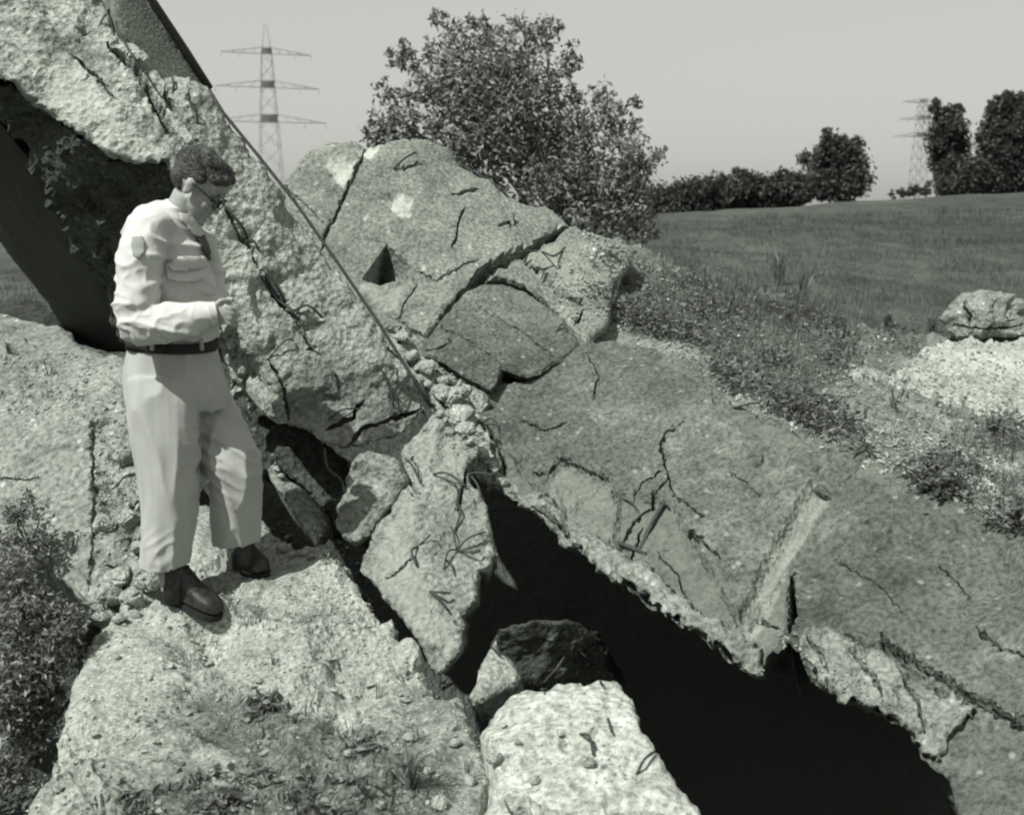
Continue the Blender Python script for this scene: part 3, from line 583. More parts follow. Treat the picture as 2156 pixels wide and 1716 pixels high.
patch('broken_edge', [(1040, 985), (1075, 1000), (1140, 1052), (1205, 1098), (1290, 1150), (1370, 1195), (1440, 1255), (1530, 1318), (1600, 1372), (1600, 1414), (1530, 1376), (1440, 1324), (1380, 1264), (1320, 1224), (1260, 1194), (1200, 1154), (1130, 1094), (1060, 1036), (1025, 1012)],
      on_slab([(1050, 990), (1205, 1098), (1370, 1195), (1600, 1375), (1598, 1412), (1380, 1262), (1200, 1152), (1030, 1010), (1290, 1180)], 0.02), M['block'], s4, ext=(0.36, 0.85, -0.42), th=0.25, sp=4.5, jag=10, rough=0.03, chunks=((5, 0.04), (12, 0.022), (30, 0.009)), rnd=0.02)
# cast channel let into the slab and the round cover that ends above it
def half_pipe(parent, name, key, pts, w0, w1, inward, mat, lift):
    V = []; F = []; n = 9
    P = resample(pts, 22, False); L = len(P); rings = []
    for k, (x, y) in enumerate(P):
        f = k / (L - 1); w = w0 + (w1 - w0) * f
        tan = (P[min(k + 1, L - 1)] - P[max(k - 1, 0)]); tan /= np.hypot(*tan); nr = np.array([-tan[1], tan[0]])
        c = PATCH[key]['dep'].at(x, y, 0); a = PATCH[key]['dep'].at(*(np.array([x, y]) - nr * w), 0); b = PATCH[key]['dep'].at(*(np.array([x, y]) + nr * w), 0)
        nm = PATCH_N(key)
        for i in range(n + 1):
            th_ = math.pi * i / n; s = -math.cos(th_); h = math.sin(th_) * (b - a).length / 2
            V.append((a + b) / 2 + (b - a) / 2 * s + nm * (lift - h * 0.6 if inward else lift + h * 0.34))
        for i in range(n + 1):                                  # thickness
            th_ = math.pi * i / n; s = -math.cos(th_) * 1.1; h = math.sin(th_) * (b - a).length / 2
            V.append((a + b) / 2 + (b - a) / 2 * s + nm * (lift - h * 0.6 - 0.02 if inward else -0.06))
    m = 2 * (n + 1)
    for k in range(L - 1):
        o0, o1 = k * m, (k + 1) * m
        for i in range(n):
            F.append((o0 + i, o1 + i, o1 + i + 1, o0 + i + 1)); F.append((o0 + n + 1 + i + 1, o1 + n + 1 + i + 1, o1 + n + 1 + i, o0 + n + 1 + i))
        F.append((o0, o0 + n + 1, o1 + n + 1, o1)); F.append((o0 + n, o1 + n, o1 + 2 * n + 1, o0 + 2 * n + 1))
    for o in (0, (L - 1) * m):
        for i in range(n): F.append((o + i, o + i + 1, o + n + 2 + i, o + n + 1 + i))
    return obj(name, V, F, mat, parent)
def PATCH_N(key):
    n = Vector(PATCH[key]['N'].mean(0)); return n.normalized()
half_pipe(s4, 'channel_cover', 'slab_top', [(1734, 1040), (1765, 985), (1800, 935)], 31, 42, False, M['weathered'], 0.0)
for p in [[(1398, 1058, .0), (1375, 1105, .03), (1348, 1155, .0)], [(1302, 1142, .0), (1330, 1154, .02), (1362, 1167, .0)]]:
    rebar(s4, 'slab_top', p, 0.014, 'iron_bar')
for p in [[(1540, 860, .0), (1570, 852, .05), (1600, 848, .02)], [(1620, 868, .0), (1660, 868, .04)], [(1390, 1062, 0), (1405, 1060, .03), (1412, 1075, .0)], [(1015, 905, 0), (1030, 935, .05), (1045, 985, .02), (1060, 1000, 0)], [(1720, 905, 0), (1722, 885, .06), (1745, 880, .0)], [(1790, 975, 0), (1805, 955, .08), (1840, 958, .08), (1850, 965, .0)],
          [(1320, 1190, 0), (1310, 1165, .03), (1305, 1150, 0)], [(1350, 1085, 0), (1330, 1064, .03), (1310, 1050, .0)], [(1020, 925, 0), (1010, 960, .06), (1022, 1000, .03)], [(1000, 900, .0), (1040, 895, .06), (1055, 930, .0)]]:
    rebar(s4, 'slab_top', p, 0.007)

# --- centre blocks
s5 = thing_at('cracked_block', 745, 1145, 4.2, 'smaller rounded concrete lump split off left of the standing block in the centre', 'concrete lump')
patch('lump', [(748, 963), (788, 957), (829, 961), (844, 976), (858, 1016), (841, 1045), (822, 1070), (804, 1095), (785, 1118), (760, 1134), (742, 1145), (723, 1134), (708, 1100), (705, 1072), (717, 1038), (729, 994)],
      [(748, 963, 4.42), (860, 1016, 4.38), (742, 1145, 4.2), (708, 1080, 4.3), (785, 1060, 4.24)], M['block'], s5, ext=(0.02, 0.9, -0.4), th=0.45, sp=5, jag=4, rough=0.014, chunks=((3.6, 0.045), (9, 0.016), (20, 0.006)), rnd=0.015)
rebar(s5, 'lump', [(683, 945, .0), (690, 985, .05), (718, 1010, .03), (726, 1040, 0)], 0.007)
s6 = thing_at('standing_block', 925, 1420, 3.65, 'large rough block standing in the centre beside the hollow, rusty rods on its face', 'concrete block')
patch('block_front', [(846, 948), (878, 922), (909, 883), (934, 886), (977, 920), (1008, 945), (1003, 963), (986, 982), (985, 1016), (1014, 1038), (1024, 1072), (1027, 1103), (1039, 1134), (1045, 1165), (1030, 1193), (1010, 1206), (1005, 1240), (1000, 1264), (968, 1289), (979, 1308), (975, 1356), (963, 1388), (927, 1421), (908, 1412), (892, 1370), (853, 1317), (800, 1250), (757, 1198),
      (762, 1172), (780, 1126), (798, 1102), (818, 1076), (838, 1050), (856, 1018), (845, 980)],
      [(909, 883, 4.72), (1000, 945, 4.62), (1045, 1165, 4.1), (922, 1420, 3.66), (765, 1185, 4.1), (864, 1018, 4.38), (900, 1150, 4.05), (1000, 1260, 3.85)], M['block'], s6, ext=(0.02, 0.9, -0.45), th=0.5, sp=5, jag=3.5, rough=0.02, chunks=((3, 0.035), (8, 0.018), (22, 0.008)), rnd=0.015,
      cracks=[([(838, 962), (862, 1010), (880, 1040)], 9, 0.04), ([(870, 970), (885, 1000), (895, 1030)], 5, 0.02), ([(815, 1215), (850, 1190), (870, 1165)], 7, 0.03), ([(985, 985), (975, 1030), (965, 1080)], 9, 0.04)],
      vegs=[([(880, 1060), (980, 1050), (1010, 1130), (940, 1240), (890, 1190)], 0.5), ([(900, 1240), (960, 1260), (940, 1340), (900, 1300)], 0.4)], spalls=[([(790, 1150), (850, 1060), (890, 1060), (860, 1150), (900, 1250), (950, 1330), (950, 1390), (900, 1350), (830, 1260), (780, 1200)], 0.0), ([(880, 930), (930, 900), (990, 940), (975, 990), (900, 1010)], 0.0)])
for p in [[(838, 958, 0), (845, 985, .04), (862, 1015, .05), (868, 1045, .02)], [(850, 962, 0), (872, 985, .04), (890, 1030, .0)], [(912, 1000, .01), (945, 1015, .06), (985, 1032, .03)], [(935, 1012, .02), (955, 1035, .05), (968, 1055, .0)], [(962, 1160, .0), (980, 1145, .06), (1012, 1125, .05)], [(962, 1160, .01), (990, 1165, .07), (1015, 1168, .06)],
          [(962, 1160, .01), (958, 1130, .06), (950, 1110, .02)], [(962, 1158, .01), (945, 1175, .05), (935, 1200, .0)], [(905, 1245, 0), (925, 1262, .05), (945, 1290, .03)], [(905, 1245, 0), (930, 1252, .06), (948, 1255, .05)], [(880, 1150, 0), (875, 1170, .05), (882, 1195, .02)], [(880, 1150, 0), (905, 1140, .05)],
          [(965, 1060, 0), (970, 1090, .05), (962, 1120, .02)], [(990, 1000, 0), (1005, 1020, .05), (1010, 1050, .02)], [(985, 1000, .0), (1000, 995, .05), (1040, 1000, .08)], [(940, 1180, .0), (955, 1195, .05), (960, 1215, 0)]]:
    rebar(s6, 'block_front', p, random.choice((0.005, 0.006, 0.007)))

# --- blocks at the mouth of the hollow
s7 = thing_at('pale_boulder', 1250, 1716, 2.7, 'big pale sunlit concrete boulder at the bottom, beside the black hollow', 'boulder')
patch('boulder_body', [(1012, 1518), (1037, 1502), (1051, 1481), (1079, 1452), (1104, 1438), (1143, 1445), (1171, 1430), (1232, 1441), (1256, 1428), (1292, 1434), (1331, 1473), (1345, 1508), (1359, 1547), (1377, 1582), (1409, 1621), (1442, 1660), (1484, 1716), (1560, 1830), (1300, 1900), (1000, 1860), (1005, 1716), (1040, 1660), (1040, 1600)],
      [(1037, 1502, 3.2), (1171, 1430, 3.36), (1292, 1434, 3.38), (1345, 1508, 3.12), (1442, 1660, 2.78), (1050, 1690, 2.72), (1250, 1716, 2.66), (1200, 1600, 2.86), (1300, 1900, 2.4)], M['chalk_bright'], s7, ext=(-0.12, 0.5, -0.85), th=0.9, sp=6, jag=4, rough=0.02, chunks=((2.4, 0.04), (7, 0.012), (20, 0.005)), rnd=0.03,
      pits=[([(1058, 1668), (1110, 1660), (1150, 1700), (1210, 1705), (1260, 1760), (1120, 1790), (1075, 1720)], [(1090, 1700), (1130, 1740), (1190, 1750)], 0.28), ([(1262, 1680), (1320, 1700), (1400, 1716), (1440, 1770), (1330, 1790), (1290, 1740)], [(1310, 1730), (1380, 1750)], 0.2)], warp=0.06)
for p in [[(1222, 1545, 0), (1240, 1570, .05), (1250, 1595, .02)], [(1250, 1560, 0), (1242, 1580, .05)], [(1280, 1510, .0), (1278, 1550, .05)], [(1340, 1630, 0), (1360, 1610, .05), (1378, 1588, .02)], [(1150, 1450, 0), (1146, 1465, .04)], [(1268, 1440, 0), (1262, 1455, .05)]]:
    rebar(s7, 'boulder_body', p, 0.006)
s8 = thing_at('shaded_block', 1150, 1440, 4.0, 'shadowed concrete block deep in the hollow behind the pale boulder', 'concrete block')
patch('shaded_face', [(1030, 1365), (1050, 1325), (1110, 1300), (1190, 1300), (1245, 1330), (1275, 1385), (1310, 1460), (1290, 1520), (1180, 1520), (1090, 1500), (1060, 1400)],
      [(1100, 1270, 3.85), (1160, 1440, 3.98), (1290, 1420, 4.15), (1040, 1330, 3.9)], M['shade_dark'], s8, ext=(0.12, 0.92, -0.38), th=1.5, sp=6, jag=5, rough=0.015, chunks=((3, 0.05), (9, 0.015)), rnd=0.02)  # rear depth, out of view, lengthened to catch sun leaking into the hollow
for p in [[(1145, 1440, 0), (1160, 1400, .05), (1185, 1380, .02)], [(1215, 1365, 0), (1230, 1385, .05)], [(1225, 1410, 0), (1232, 1390, .04)]]: rebar(s8, 'shaded_face', p, 0.008)
s9 = thing_at('sunlit_chip', 1000, 1480, 3.5, 'small flat triangular slab lit by the sun between the standing block and the pale boulder', 'concrete chip')
patch('chip', [(1041, 1343), (1052, 1372), (1065, 1377), (1079, 1392), (1098, 1424), (1087, 1437), (1044, 1462), (995, 1481), (983, 1463), (1002, 1437), (1006, 1409), (1019, 1377)],
      [(1041, 1345, 3.78), (1097, 1423, 3.62), (990, 1478, 3.46)], M['broken'], s9, ext=(0.1, 0.8, -0.7), th=0.25, sp=5, jag=2, rough=0.006, chunks=((8, 0.006),), rnd=0.025)
rebar(s9, 'chip', [(1035, 1362, 0), (1040, 1380, .04), (1052, 1388, .03)], 0.006)
s10 = thing_at('sunlit_wedge', 665, 1142, 4.5, 'pale wedge of concrete in the gap right of the man\'s knee', 'concrete wedge')
patch('wedge', [(560, 985), (580, 965), (592, 990), (640, 1030), (668, 1062), (688, 1095), (684, 1118), (665, 1143), (620, 1085), (590, 1040)],
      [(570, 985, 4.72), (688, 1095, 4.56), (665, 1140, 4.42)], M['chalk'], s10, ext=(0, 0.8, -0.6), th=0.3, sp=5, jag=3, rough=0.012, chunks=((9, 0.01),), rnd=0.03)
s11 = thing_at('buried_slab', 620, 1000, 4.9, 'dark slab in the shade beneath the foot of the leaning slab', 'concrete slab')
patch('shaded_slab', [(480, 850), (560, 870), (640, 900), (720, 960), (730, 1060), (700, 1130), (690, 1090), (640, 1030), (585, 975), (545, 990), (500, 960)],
      [(520, 880, 5.05), (720, 970, 5.0), (690, 1090, 4.75), (545, 985, 4.85)], M['shade_dark'], s11, ext=(0, 0.9, -0.4), th=0.4, sp=7, jag=3, rough=0.02, chunks=((6, 0.02), (16, 0.01)), rnd=0.03)

# --- bank of broken concrete at the left
s12 = thing_at('buried_wall', 195, 1240, 4.35, 'low sloping wall of pale concrete behind the man on the left, ragged on its right half', 'concrete wall')
patch('wall_face', [(-240, 640), (-60, 632), (80, 625), (125, 660), (165, 722), (220, 738), (280, 752), (330, 850), (340, 1000), (345, 1100), (330, 1200), (300, 1300), (230, 1310), (185, 1265), (100, 1200), (0, 1150), (-160, 1100), (-240, 900)],
      [(0, 640, 7.4), (100, 640, 7.2), (165, 728, 6.0), (275, 765, 5.5), (0, 850, 5.2), (195, 850, 5.05), (100, 1000, 4.8), (195, 1000, 4.75), (100, 1190, 4.45), (190, 1250, 4.3), (300, 1290, 4.15), (320, 900, 4.95), (-200, 850, 5.3)],
      M['chalk'], s12, ext=(-0.1, 0.75, -0.65), th=0.8, sp=6, jag=5, rough=0.012, chunks=((4, 0.012), (11, 0.012), (24, 0.006)), rnd=0.05,
      roughf=lambda Q: 0.5 + 3.4 * np.clip((Q[:, 0] - 185) / 25, 0, 1) * np.clip((Q[:, 1] - 850) / 60, 0, 1) + 0.8 * np.clip((850 - Q[:, 1]) / 80, 0, 1), cracks=[([(192, 880), (193, 1000), (195, 1120), (190, 1240)], 7, 0.04), ([(0, 1010), (40, 1008), (80, 1003)], 3, 0.01), ([(230, 1195), (270, 1205), (320, 1200)], 9, 0.05), ([(250, 1120), (280, 1060), (330, 1050)], 9, 0.05), ([(210, 1060), (250, 1010), (310, 990)], 9, 0.04)])



# ------------------------------------------------------------------ loose stones, rubble, weeds
dg0 = bpy.context.evaluated_depsgraph_get()
def all_bvh():
    V = []; F = []; n = 0
    for p in PATCH.values():
        me = p['o'].data; mw = np.array(p['o'].parent.location if p['o'].parent else p['o'].location)
        co = np.empty(len(me.vertices) * 3); me.vertices.foreach_get('co', co); V.append(co.reshape(-1, 3) + mw)
        F += [tuple(i + n for i in f.vertices) for f in me.polygons if len(f.vertices) < 5]; n += len(me.vertices)
    gr = bpy.data.objects['ground'].data; co = np.empty(len(gr.vertices) * 3); gr.vertices.foreach_get('co', co); V.append(co.reshape(-1, 3))
    F += [tuple(i + n for i in f.vertices) for f in gr.polygons]
    return BVHTree.FromPolygons([tuple(v) for v in np.concatenate(V)], F)
SCN = all_bvh()
def cast(px, py):
    d = ray(px, py).normalized(); h = SCN.ray_cast(EYE, d, 400)
    if h[0] is None: return None
    n = h[1] if h[1].dot(d) < 0 else -h[1]
    return h[0], n
def rand_in(poly, n):
    P = np.array(poly, float); lo, hi = P.min(0), P.max(0); out = np.zeros((0, 2))
    while len(out) < n:
        q = rng.uniform(lo, hi, (n * 3, 2)); out = np.concatenate([out, q[inside(q, P)]])
    return out[:n]

def stone_mesh(seed, pts=13, flat=0.75):
    r_ = random.Random(seed); bm = bmesh.new()
    for i in range(pts):
        v = Vector((r_.gauss(0, 1), r_.gauss(0, 1), r_.gauss(0, 1))).normalized() * r_.uniform(0.8, 1.05)
        bm.verts.new((v.x, v.y * 0.85, v.z * flat))
    bmesh.ops.convex_hull(bm, input=bm.verts); bmesh.ops.triangulate(bm, faces=bm.faces)
    for v in list(bm.verts):
        if not v.link_faces: bm.verts.remove(v)
    me = bpy.data.meshes.new('stone'); bm.to_mesh(me); bm.free(); me.materials.append(M['stone']); return me
STONES = [stone_mesh(k) for k in range(14)]
# a few finer ones for stones that show large
def big_stone_mesh(seed, mat):
    me0 = stone_mesh(seed, 18, 0.8); bm = bmesh.new(); bm.from_mesh(me0)
    bmesh.ops.bevel(bm, geom=bm.edges[:], offset=0.09, segments=2, affect='EDGES')
    bmesh.ops.triangulate(bm, faces=bm.faces); bmesh.ops.subdivide_edges(bm, edges=bm.edges[:], cuts=2, use_grid_fill=True)
    for v in bm.verts: v.co += v.co.normalized() * (0.06 * noise.fractal(v.co * 3 + Vector((seed, 0, 0)), 1, 2, 4) + facet(v.co + Vector((seed, 0, 0)), 2.6, 0.05))
    me = bpy.data.meshes.new('stone'); bm.to_mesh(me); bm.free(); me.materials.append(mat)
    me.polygons.foreach_set('use_smooth', [True] * len(me.polygons)); return me
BIG = [big_stone_mesh(k + 40, M['stone_big']) for k in range(6)]
def stone(px, py, size, label, group=None, name='loose_stone', big=None, sink=0.25, cat='stone', mat=None):
    h = cast(px, py + size * 0.3)
    if h is None: return
    p, n = h; s = size * 0.5 * (p - EYE).length / FPX
    o = bpy.data.objects.new(name, (BIG if size > 24 else STONES)[random.randrange(6)]); COL.objects.link(o)
    o.location = p + n * s * (0.75 - sink); o.scale = (s * random.uniform(0.85, 1.2), s * random.uniform(0.85, 1.2), s * random.uniform(0.75, 1.0))
    o.rotation_euler = (random.uniform(-0.5, 0.5), random.uniform(-0.5, 0.5), random.uniform(0, 6.3))
    tag(o, label, cat, group); ROCKS.append((o, py)); return o
ROCKS = []
# stones jammed in the joint between the big pieces
JL = 'broken stone jammed in the joint between leaning slab and plate'; JG = 'stones jammed in the joint'
for (x, y, s) in [(905, 765, 58), (930, 790, 44), (955, 800, 26), (925, 822, 72), (968, 832, 80), (988, 862, 86), (945, 860, 34), (972, 895, 56), (925, 870, 30), (950, 905, 30), (900, 800, 30), (880, 770, 26), (990, 900, 28), (1008, 940, 58), (1030, 965, 40), (985, 925, 26), (868, 738, 50), (842, 703, 42), (1000, 975, 34), (940, 840, 20), (915, 845, 18), (960, 870, 18),
                  (935, 880, 16), (950, 885, 15), (965, 905, 16), (1000, 1000, 22), (1040, 985, 30), (1065, 1010, 26), (820, 690, 20)]:
    stone(x, y, s, JL, JG)
# stones along the foot of the wall and round the man's feet
for (x, y, s) in [(215, 1100, 60), (265, 1085, 66), (225, 1040, 56), (275, 950, 60), (262, 1190, 96), (300, 1215, 74), (245, 1235, 78), (280, 1255, 64), (225, 1275, 54), (250, 1300, 36), (285, 1290, 30), (300, 1140, 50), (285, 880, 34), (300, 1010, 50)]:
    stone(x, y, s, 'rough stone piled along the broken end of the low wall behind the man', 'stones by the low wall')
for (x, y, s) in [(595, 1150, 34), (615, 1165, 26), (640, 1160, 30), (605, 1128, 24), (660, 1170, 22), (690, 1160, 26), (575, 1135, 22), (590, 1000, 26), (580, 985, 20)]:
    stone(x, y, s, 'pale stone beside the toe of the man\'s forward boot', 'stones by the forward boot')
for (x, y, s) in [(545, 1430, 26), (440, 1390, 20), (360, 1400, 18), (700, 1450, 22), (780, 1440, 20), (850, 1470, 24), (560, 1580, 22), (400, 1500, 18), (860, 1550, 36), (620, 1500, 24), (730, 1580, 26), (900, 1620, 30), (955, 1560, 30), (990, 1640, 34), (930, 1690, 44), (250, 1640, 22), (330, 1560, 20), (480, 1660, 20), (540, 1690, 18), (700, 1665, 20), (800, 1690, 24), (160, 1600, 24), (120, 1660, 22), (640, 1610, 16), (340, 1705, 22)]:
    stone(x, y, s, 'small stone half sunk in the mound in the foreground', 'stones in the foreground mound')
for (x, y, s) in [(1050, 1590, 46), (1090, 1560, 26), (1130, 1640, 30), (1235, 1600, 44), (1180, 1540, 18), (1060, 1525, 24)]:
    stone(x, y, s, 'rounded stone bedded in the top of the pale boulder', 'stones in the pale boulder')
ORD = 'uppermost second third fourth fifth sixth seventh eighth ninth tenth eleventh twelfth thirteenth fourteenth fifteenth sixteenth seventeenth eighteenth nineteenth twentieth twenty-first twenty-second twenty-third twenty-fourth twenty-fifth twenty-sixth twenty-seventh twenty-eighth twenty-ninth thirtieth'.split()
for gname, phrase in (('stones jammed in the joint', 'stone down in the joint between leaning slab and plate'), ('stones by the low wall', 'stone down the broken end of the low wall behind the man'), ('stones by the forward boot', "pale stone down beside the man's forward boot"),
                      ('stones in the foreground mound', 'stone down on the foreground mound'), ('stones in the pale boulder', 'stone down bedded in the pale boulder')):
    for k, (o, _) in enumerate(sorted([r for r in ROCKS if r[0].get('group') == gname], key=lambda r: r[1])): o['label'] = ORD[k] + ' ' + phrase
# boulder at the edge of the field
fb = thing_at('field_boulder', 2080, 712, 9.9, 'pale creviced boulder at the edge of the meadow on the far right', 'boulder')
patch('boulder_rock', [(1995, 640), (2020, 620), (2060, 613), (2110, 612), (2145, 622), (2175, 650), (2180, 690), (2150, 708), (2080, 714), (2010, 712), (1988, 695), (1975, 670)],
      [(2060, 614, 9.95), (2080, 712, 9.72), (1980, 670, 10.0), (2178, 670, 10.0), (2080, 660, 9.7)], M['chalk'], fb, ext=(0.42, 0.85, -0.15), th=0.7, sp=4, jag=3, rough=0.05, chunks=((3, 0.09), (7, 0.06)), rnd=0.07,
      cracks=[([(2030, 640), (2040, 690)], 9, 0.12), ([(2095, 630), (2090, 680)], 8, 0.10), ([(2125, 640), (2130, 690)], 8, 0.08), ([(2000, 680), (2060, 695), (2150, 685)], 6, 0.06)])
SCN = all_bvh()

def scatter_stones(name, jobs, label):
    """uncountable grit: one object"""
    Vs = []; Fs = []; n = 0
    base = [(np.array([v.co[:] for v in m.vertices]), [tuple(f.vertices) for f in m.polygons]) for m in [stone_mesh(k + 80, 8) for k in range(8)]]
    for (poly, cnt, s0, s1_) in jobs:
        for (x, y) in rand_in(poly, cnt):
            h = cast(x, y)
            if h is None: continue
            p, nn = h; s = (s0 * (s1_ / s0) ** (random.random() ** 1.8)) * 0.5 * (p - EYE).length / FPX
            if nn.z < 0.25: continue
            bv, bf = base[random.randrange(8)]
            Rm = np.array(Matrix.Rotation(random.uniform(0, 6.3), 3, 'Z') @ Matrix.Rotation(random.uniform(-0.6, 0.6), 3, 'X'))
            Vs.append(bv @ Rm.T * s + np.array(p + nn * s * 0.25)); Fs += [tuple(i + n for i in f) for f in bf]; n += len(bv)
    o = obj(name, np.concatenate(Vs), Fs, M['stone'], None, False); return tag(o, label, 'gravel', kind='stuff')
MOUND = [(40, 1716), (100, 1560), (190, 1345), (300, 1250), (420, 1200), (600, 1150), (720, 1160), (830, 1370), (980, 1470), (1030, 1620), (1000, 1740), (40, 1740)]
BANK = [(1250, 500), (1335, 515), (1600, 620), (1850, 700), (2156, 870), (2156, 1130), (1960, 1040), (1800, 985), (1620, 890), (1500, 820), (1400, 755), (1290, 720), (1230, 600)]
scatter_stones('gravel', [(MOUND, 2000, 3, 13), (MOUND, 260, 10, 26), (BANK, 3600, 4, 16), ([(1500, 820), (1800, 880), (2156, 980), (2156, 1110), (1800, 960), (1560, 850)], 900, 6, 20), ([(1200, 470), (1340, 520), (1290, 690), (1200, 700), (1160, 600)], 500, 4, 14), ([(1800, 740), (2156, 700), (2156, 880), (1850, 800)], 700, 3, 14), ([(900, 760), (1000, 800), (1030, 1000), (960, 960), (880, 820)], 260, 5, 14),
              ([(0, 740), (220, 750), (310, 900), (320, 1280), (210, 1280), (190, 900), (0, 860)], 900, 4, 14), ([(560, 1100), (720, 1110), (820, 1330), (640, 1320)], 400, 4, 14), ([(1640, 1330), (1960, 1540), (1900, 1510), (1660, 1390)], 180, 6, 18), ([(1020, 1500), (1290, 1440), (1460, 1716), (1020, 1716)], 260, 3, 10)], 'grit and small rubble strewn over mound, bank and slabs')

def blade_geo(p, n, L, w, lean, r_):
    az = r_.uniform(0, 6.283); d = Vector((math.cos(az), math.sin(az), 0)); side = Vector((-d.y, d.x, 0)) * w / 2
    a = p; b = p + Vector((0, 0, L * 0.6)) + d * lean * L * 0.35; c = p + Vector((0, 0, L * (1 - 0.45 * lean))) + d * lean * L
    return [a - side, a + side, b + side * 0.7, b - side * 0.7, c]
def grass(name, spots, mat, label=None, cat=None, group=None, kind=None, base=None):
    """spots: (point, blades, length, spread)"""
    V = []; F = []; tone = []
    for (p, cnt, L, spread) in spots:
        for k in range(cnt):
            a = random.uniform(0, 6.283); rr = spread * math.sqrt(random.random())
            q = Vector(p) + Vector((math.cos(a) * rr, math.sin(a) * rr, -0.01)); l = L * random.uniform(0.45, 1.1); i = len(V)
            V += blade_geo(q, None, l, max(0.004, l * 0.045), random.uniform(0.1, 0.9), random); F += [(i, i + 1, i + 2, i + 3), (i + 3, i + 2, i + 4)]
            tt = random.random(); tone += [tt] * 5
    o = obj(name, V, F, mat, None, False, {'tone': tone}, base); return tag(o, label, cat, group, kind)
def leaves_geo(P, size, r_, flat=0.0):
    V = []; F = []; tone = []
    for p in P:
        a = Vector((r_.gauss(0, 1), r_.gauss(0, 1), r_.gauss(0, 1) * (1 - flat))).normalized(); b = a.cross(Vector((r_.gauss(0, 1), r_.gauss(0, 1), r_.gauss(0, 1)))).normalized()
        s = size * r_.uniform(0.6, 1.3); i = len(V); a = a * s; b = b * s * 0.42; p = Vector(p); c = a.cross(b).normalized() * s * 0.15
        V += [p - a, p + b + c, p + a, p - b + c]; F.append((i, i + 1, i + 2, i + 3)); t = r_.random(); tone += [t] * 4
    return V, F, tone
# low weeds and withered grass nobody could count
spots = []
def cover(poly, cnt, b, L, sp):
    for (x, y) in rand_in(poly, cnt):
        h = cast(x, y)
        if h and h[1].z > 0.2: spots.append((h[0], b, L * random.uniform(0.6, 1.3), sp))
cover([(1300, 530), (1480, 560), (1620, 610), (1790, 660), (1830, 720), (1800, 790), (1690, 850), (1540, 830), (1480, 740), (1330, 690), (1270, 620)], 1100, 6, 0.07, 0.07)
cover([(1480, 590), (1620, 600), (1830, 670), (1800, 700), (1640, 690), (1500, 660)], 420, 10, 0.10, 0.12)
cover([(1880, 970), (2000, 1010), (2156, 1090), (2156, 1010), (2000, 960)], 120, 7, 0.08, 0.06)
cover([(2000, 860), (2156, 880), (2156, 980), (2000, 960)], 60, 8, 0.10, 0.07)
cover([(330, 1500), (420, 1420), (620, 1470), (860, 1540), (960, 1640), (960, 1740), (200, 1740), (260, 1660), (420, 1620), (560, 1640), (400, 1560)], 420, 5, 0.035, 0.04)
cover([(430, 1240), (520, 1270), (620, 1290), (760, 1300), (690, 1370), (600, 1330), (480, 1310)], 120, 5, 0.03, 0.03)
cover([(0, 740), (120, 740), (200, 850), (0, 840)], 40, 5, 0.05, 0.03)
grass('weed_cover', spots, M['weed'], 'low withered weeds over the rubble bank and the foreground mound', 'weeds', kind='stuff')
# meadow grass, nearest part as blades
sp2 = []
for k in range(9000):
    Y = 9.5 + 26 * random.random() ** 1.9; x = random.uniform(-0.02, 0.55) * Y + 0.6
    c_ = noise.noise(Vector((x * .8, Y * .5, 1)))
    sp2.append(((x, Y, GZ(x, Y)), 5, (0.06 + 0.0035 * Y) * (1.1 + 0.9 * c_), 0.14 + 0.008 * Y))
for k in range(700):
    Y = 9 + 16 * random.random() ** 1.5; x = random.uniform(-0.55, -0.36) * Y
    sp2.append(((x, Y, GZ(x, Y)), 4, 0.15, 0.16))
grass('meadow_grass', sp2, M['meadow_grass'], 'rough meadow grass on the slope behind the ruin', 'grass', kind='stuff')

WP = []
def leafy(poly, cnt, n, r, h_):
    for (x, y) in rand_in(poly, cnt):
        h = cast(x, y)
        if not h or h[1].z < 0.2 or nz(x, y, 0.02, 11) < 0.06: continue
        k = (h[0] - EYE).length / 6
        for i in range(n): WP.append(h[0] + Vector((random.gauss(0, r * k), random.gauss(0, r * k), abs(random.gauss(0, h_ * k)))))
leafy([(1300, 545), (1460, 575), (1600, 625), (1780, 670), (1800, 740), (1740, 830), (1640, 860), (1540, 830), (1490, 750), (1360, 690)], 260, 26, 0.05, 0.04)
leafy([(1480, 760), (1540, 830), (1700, 900), (1760, 890), (1700, 830), (1560, 770)], 60, 26, 0.04, 0.04)
leafy([(1860, 960), (1960, 1000), (2156, 1080), (2156, 1130), (2020, 1060), (1900, 1010)], 70, 34, 0.05, 0.05)
leafy([(1820, 690), (1960, 690), (1990, 720), (1900, 760), (1830, 730)], 50, 26, 0.05, 0.04)
leafy([(1180, 520), (1330, 540), (1290, 640), (1210, 620)], 26, 22, 0.04, 0.03)
leafy([(220, 1660), (420, 1620), (700, 1640), (960, 1660), (960, 1740), (200, 1740)], 70, 26, 0.05, 0.02)
leafy([(450, 1450), (620, 1480), (880, 1560), (800, 1600), (600, 1540)], 36, 22, 0.04, 0.02)
leafy([(2000, 870), (2156, 890), (2156, 960), (2030, 940)], 30, 26, 0.05, 0.05)
leafy([(1470, 770), (1520, 820), (1640, 880), (1780, 940), (1840, 960), (1800, 900), (1640, 830), (1540, 780)], 110, 30, 0.05, 0.05)
leafy([(1270, 640), (1330, 700), (1460, 750), (1480, 720), (1360, 660)], 40, 26, 0.05, 0.05)
leafy([(1840, 950), (2000, 1010), (2156, 1090), (2156, 1050), (2000, 970)], 60, 34, 0.06, 0.06)
V, F, tone = leaves_geo(WP, 0.019, random.Random(3), 0.5)
tag(obj('leafy_weeds', V, F, M['weed'], None, False, {'tone': tone}), 'small-leaved weeds creeping over bank, slab edge and mound', 'weeds', kind='stuff')

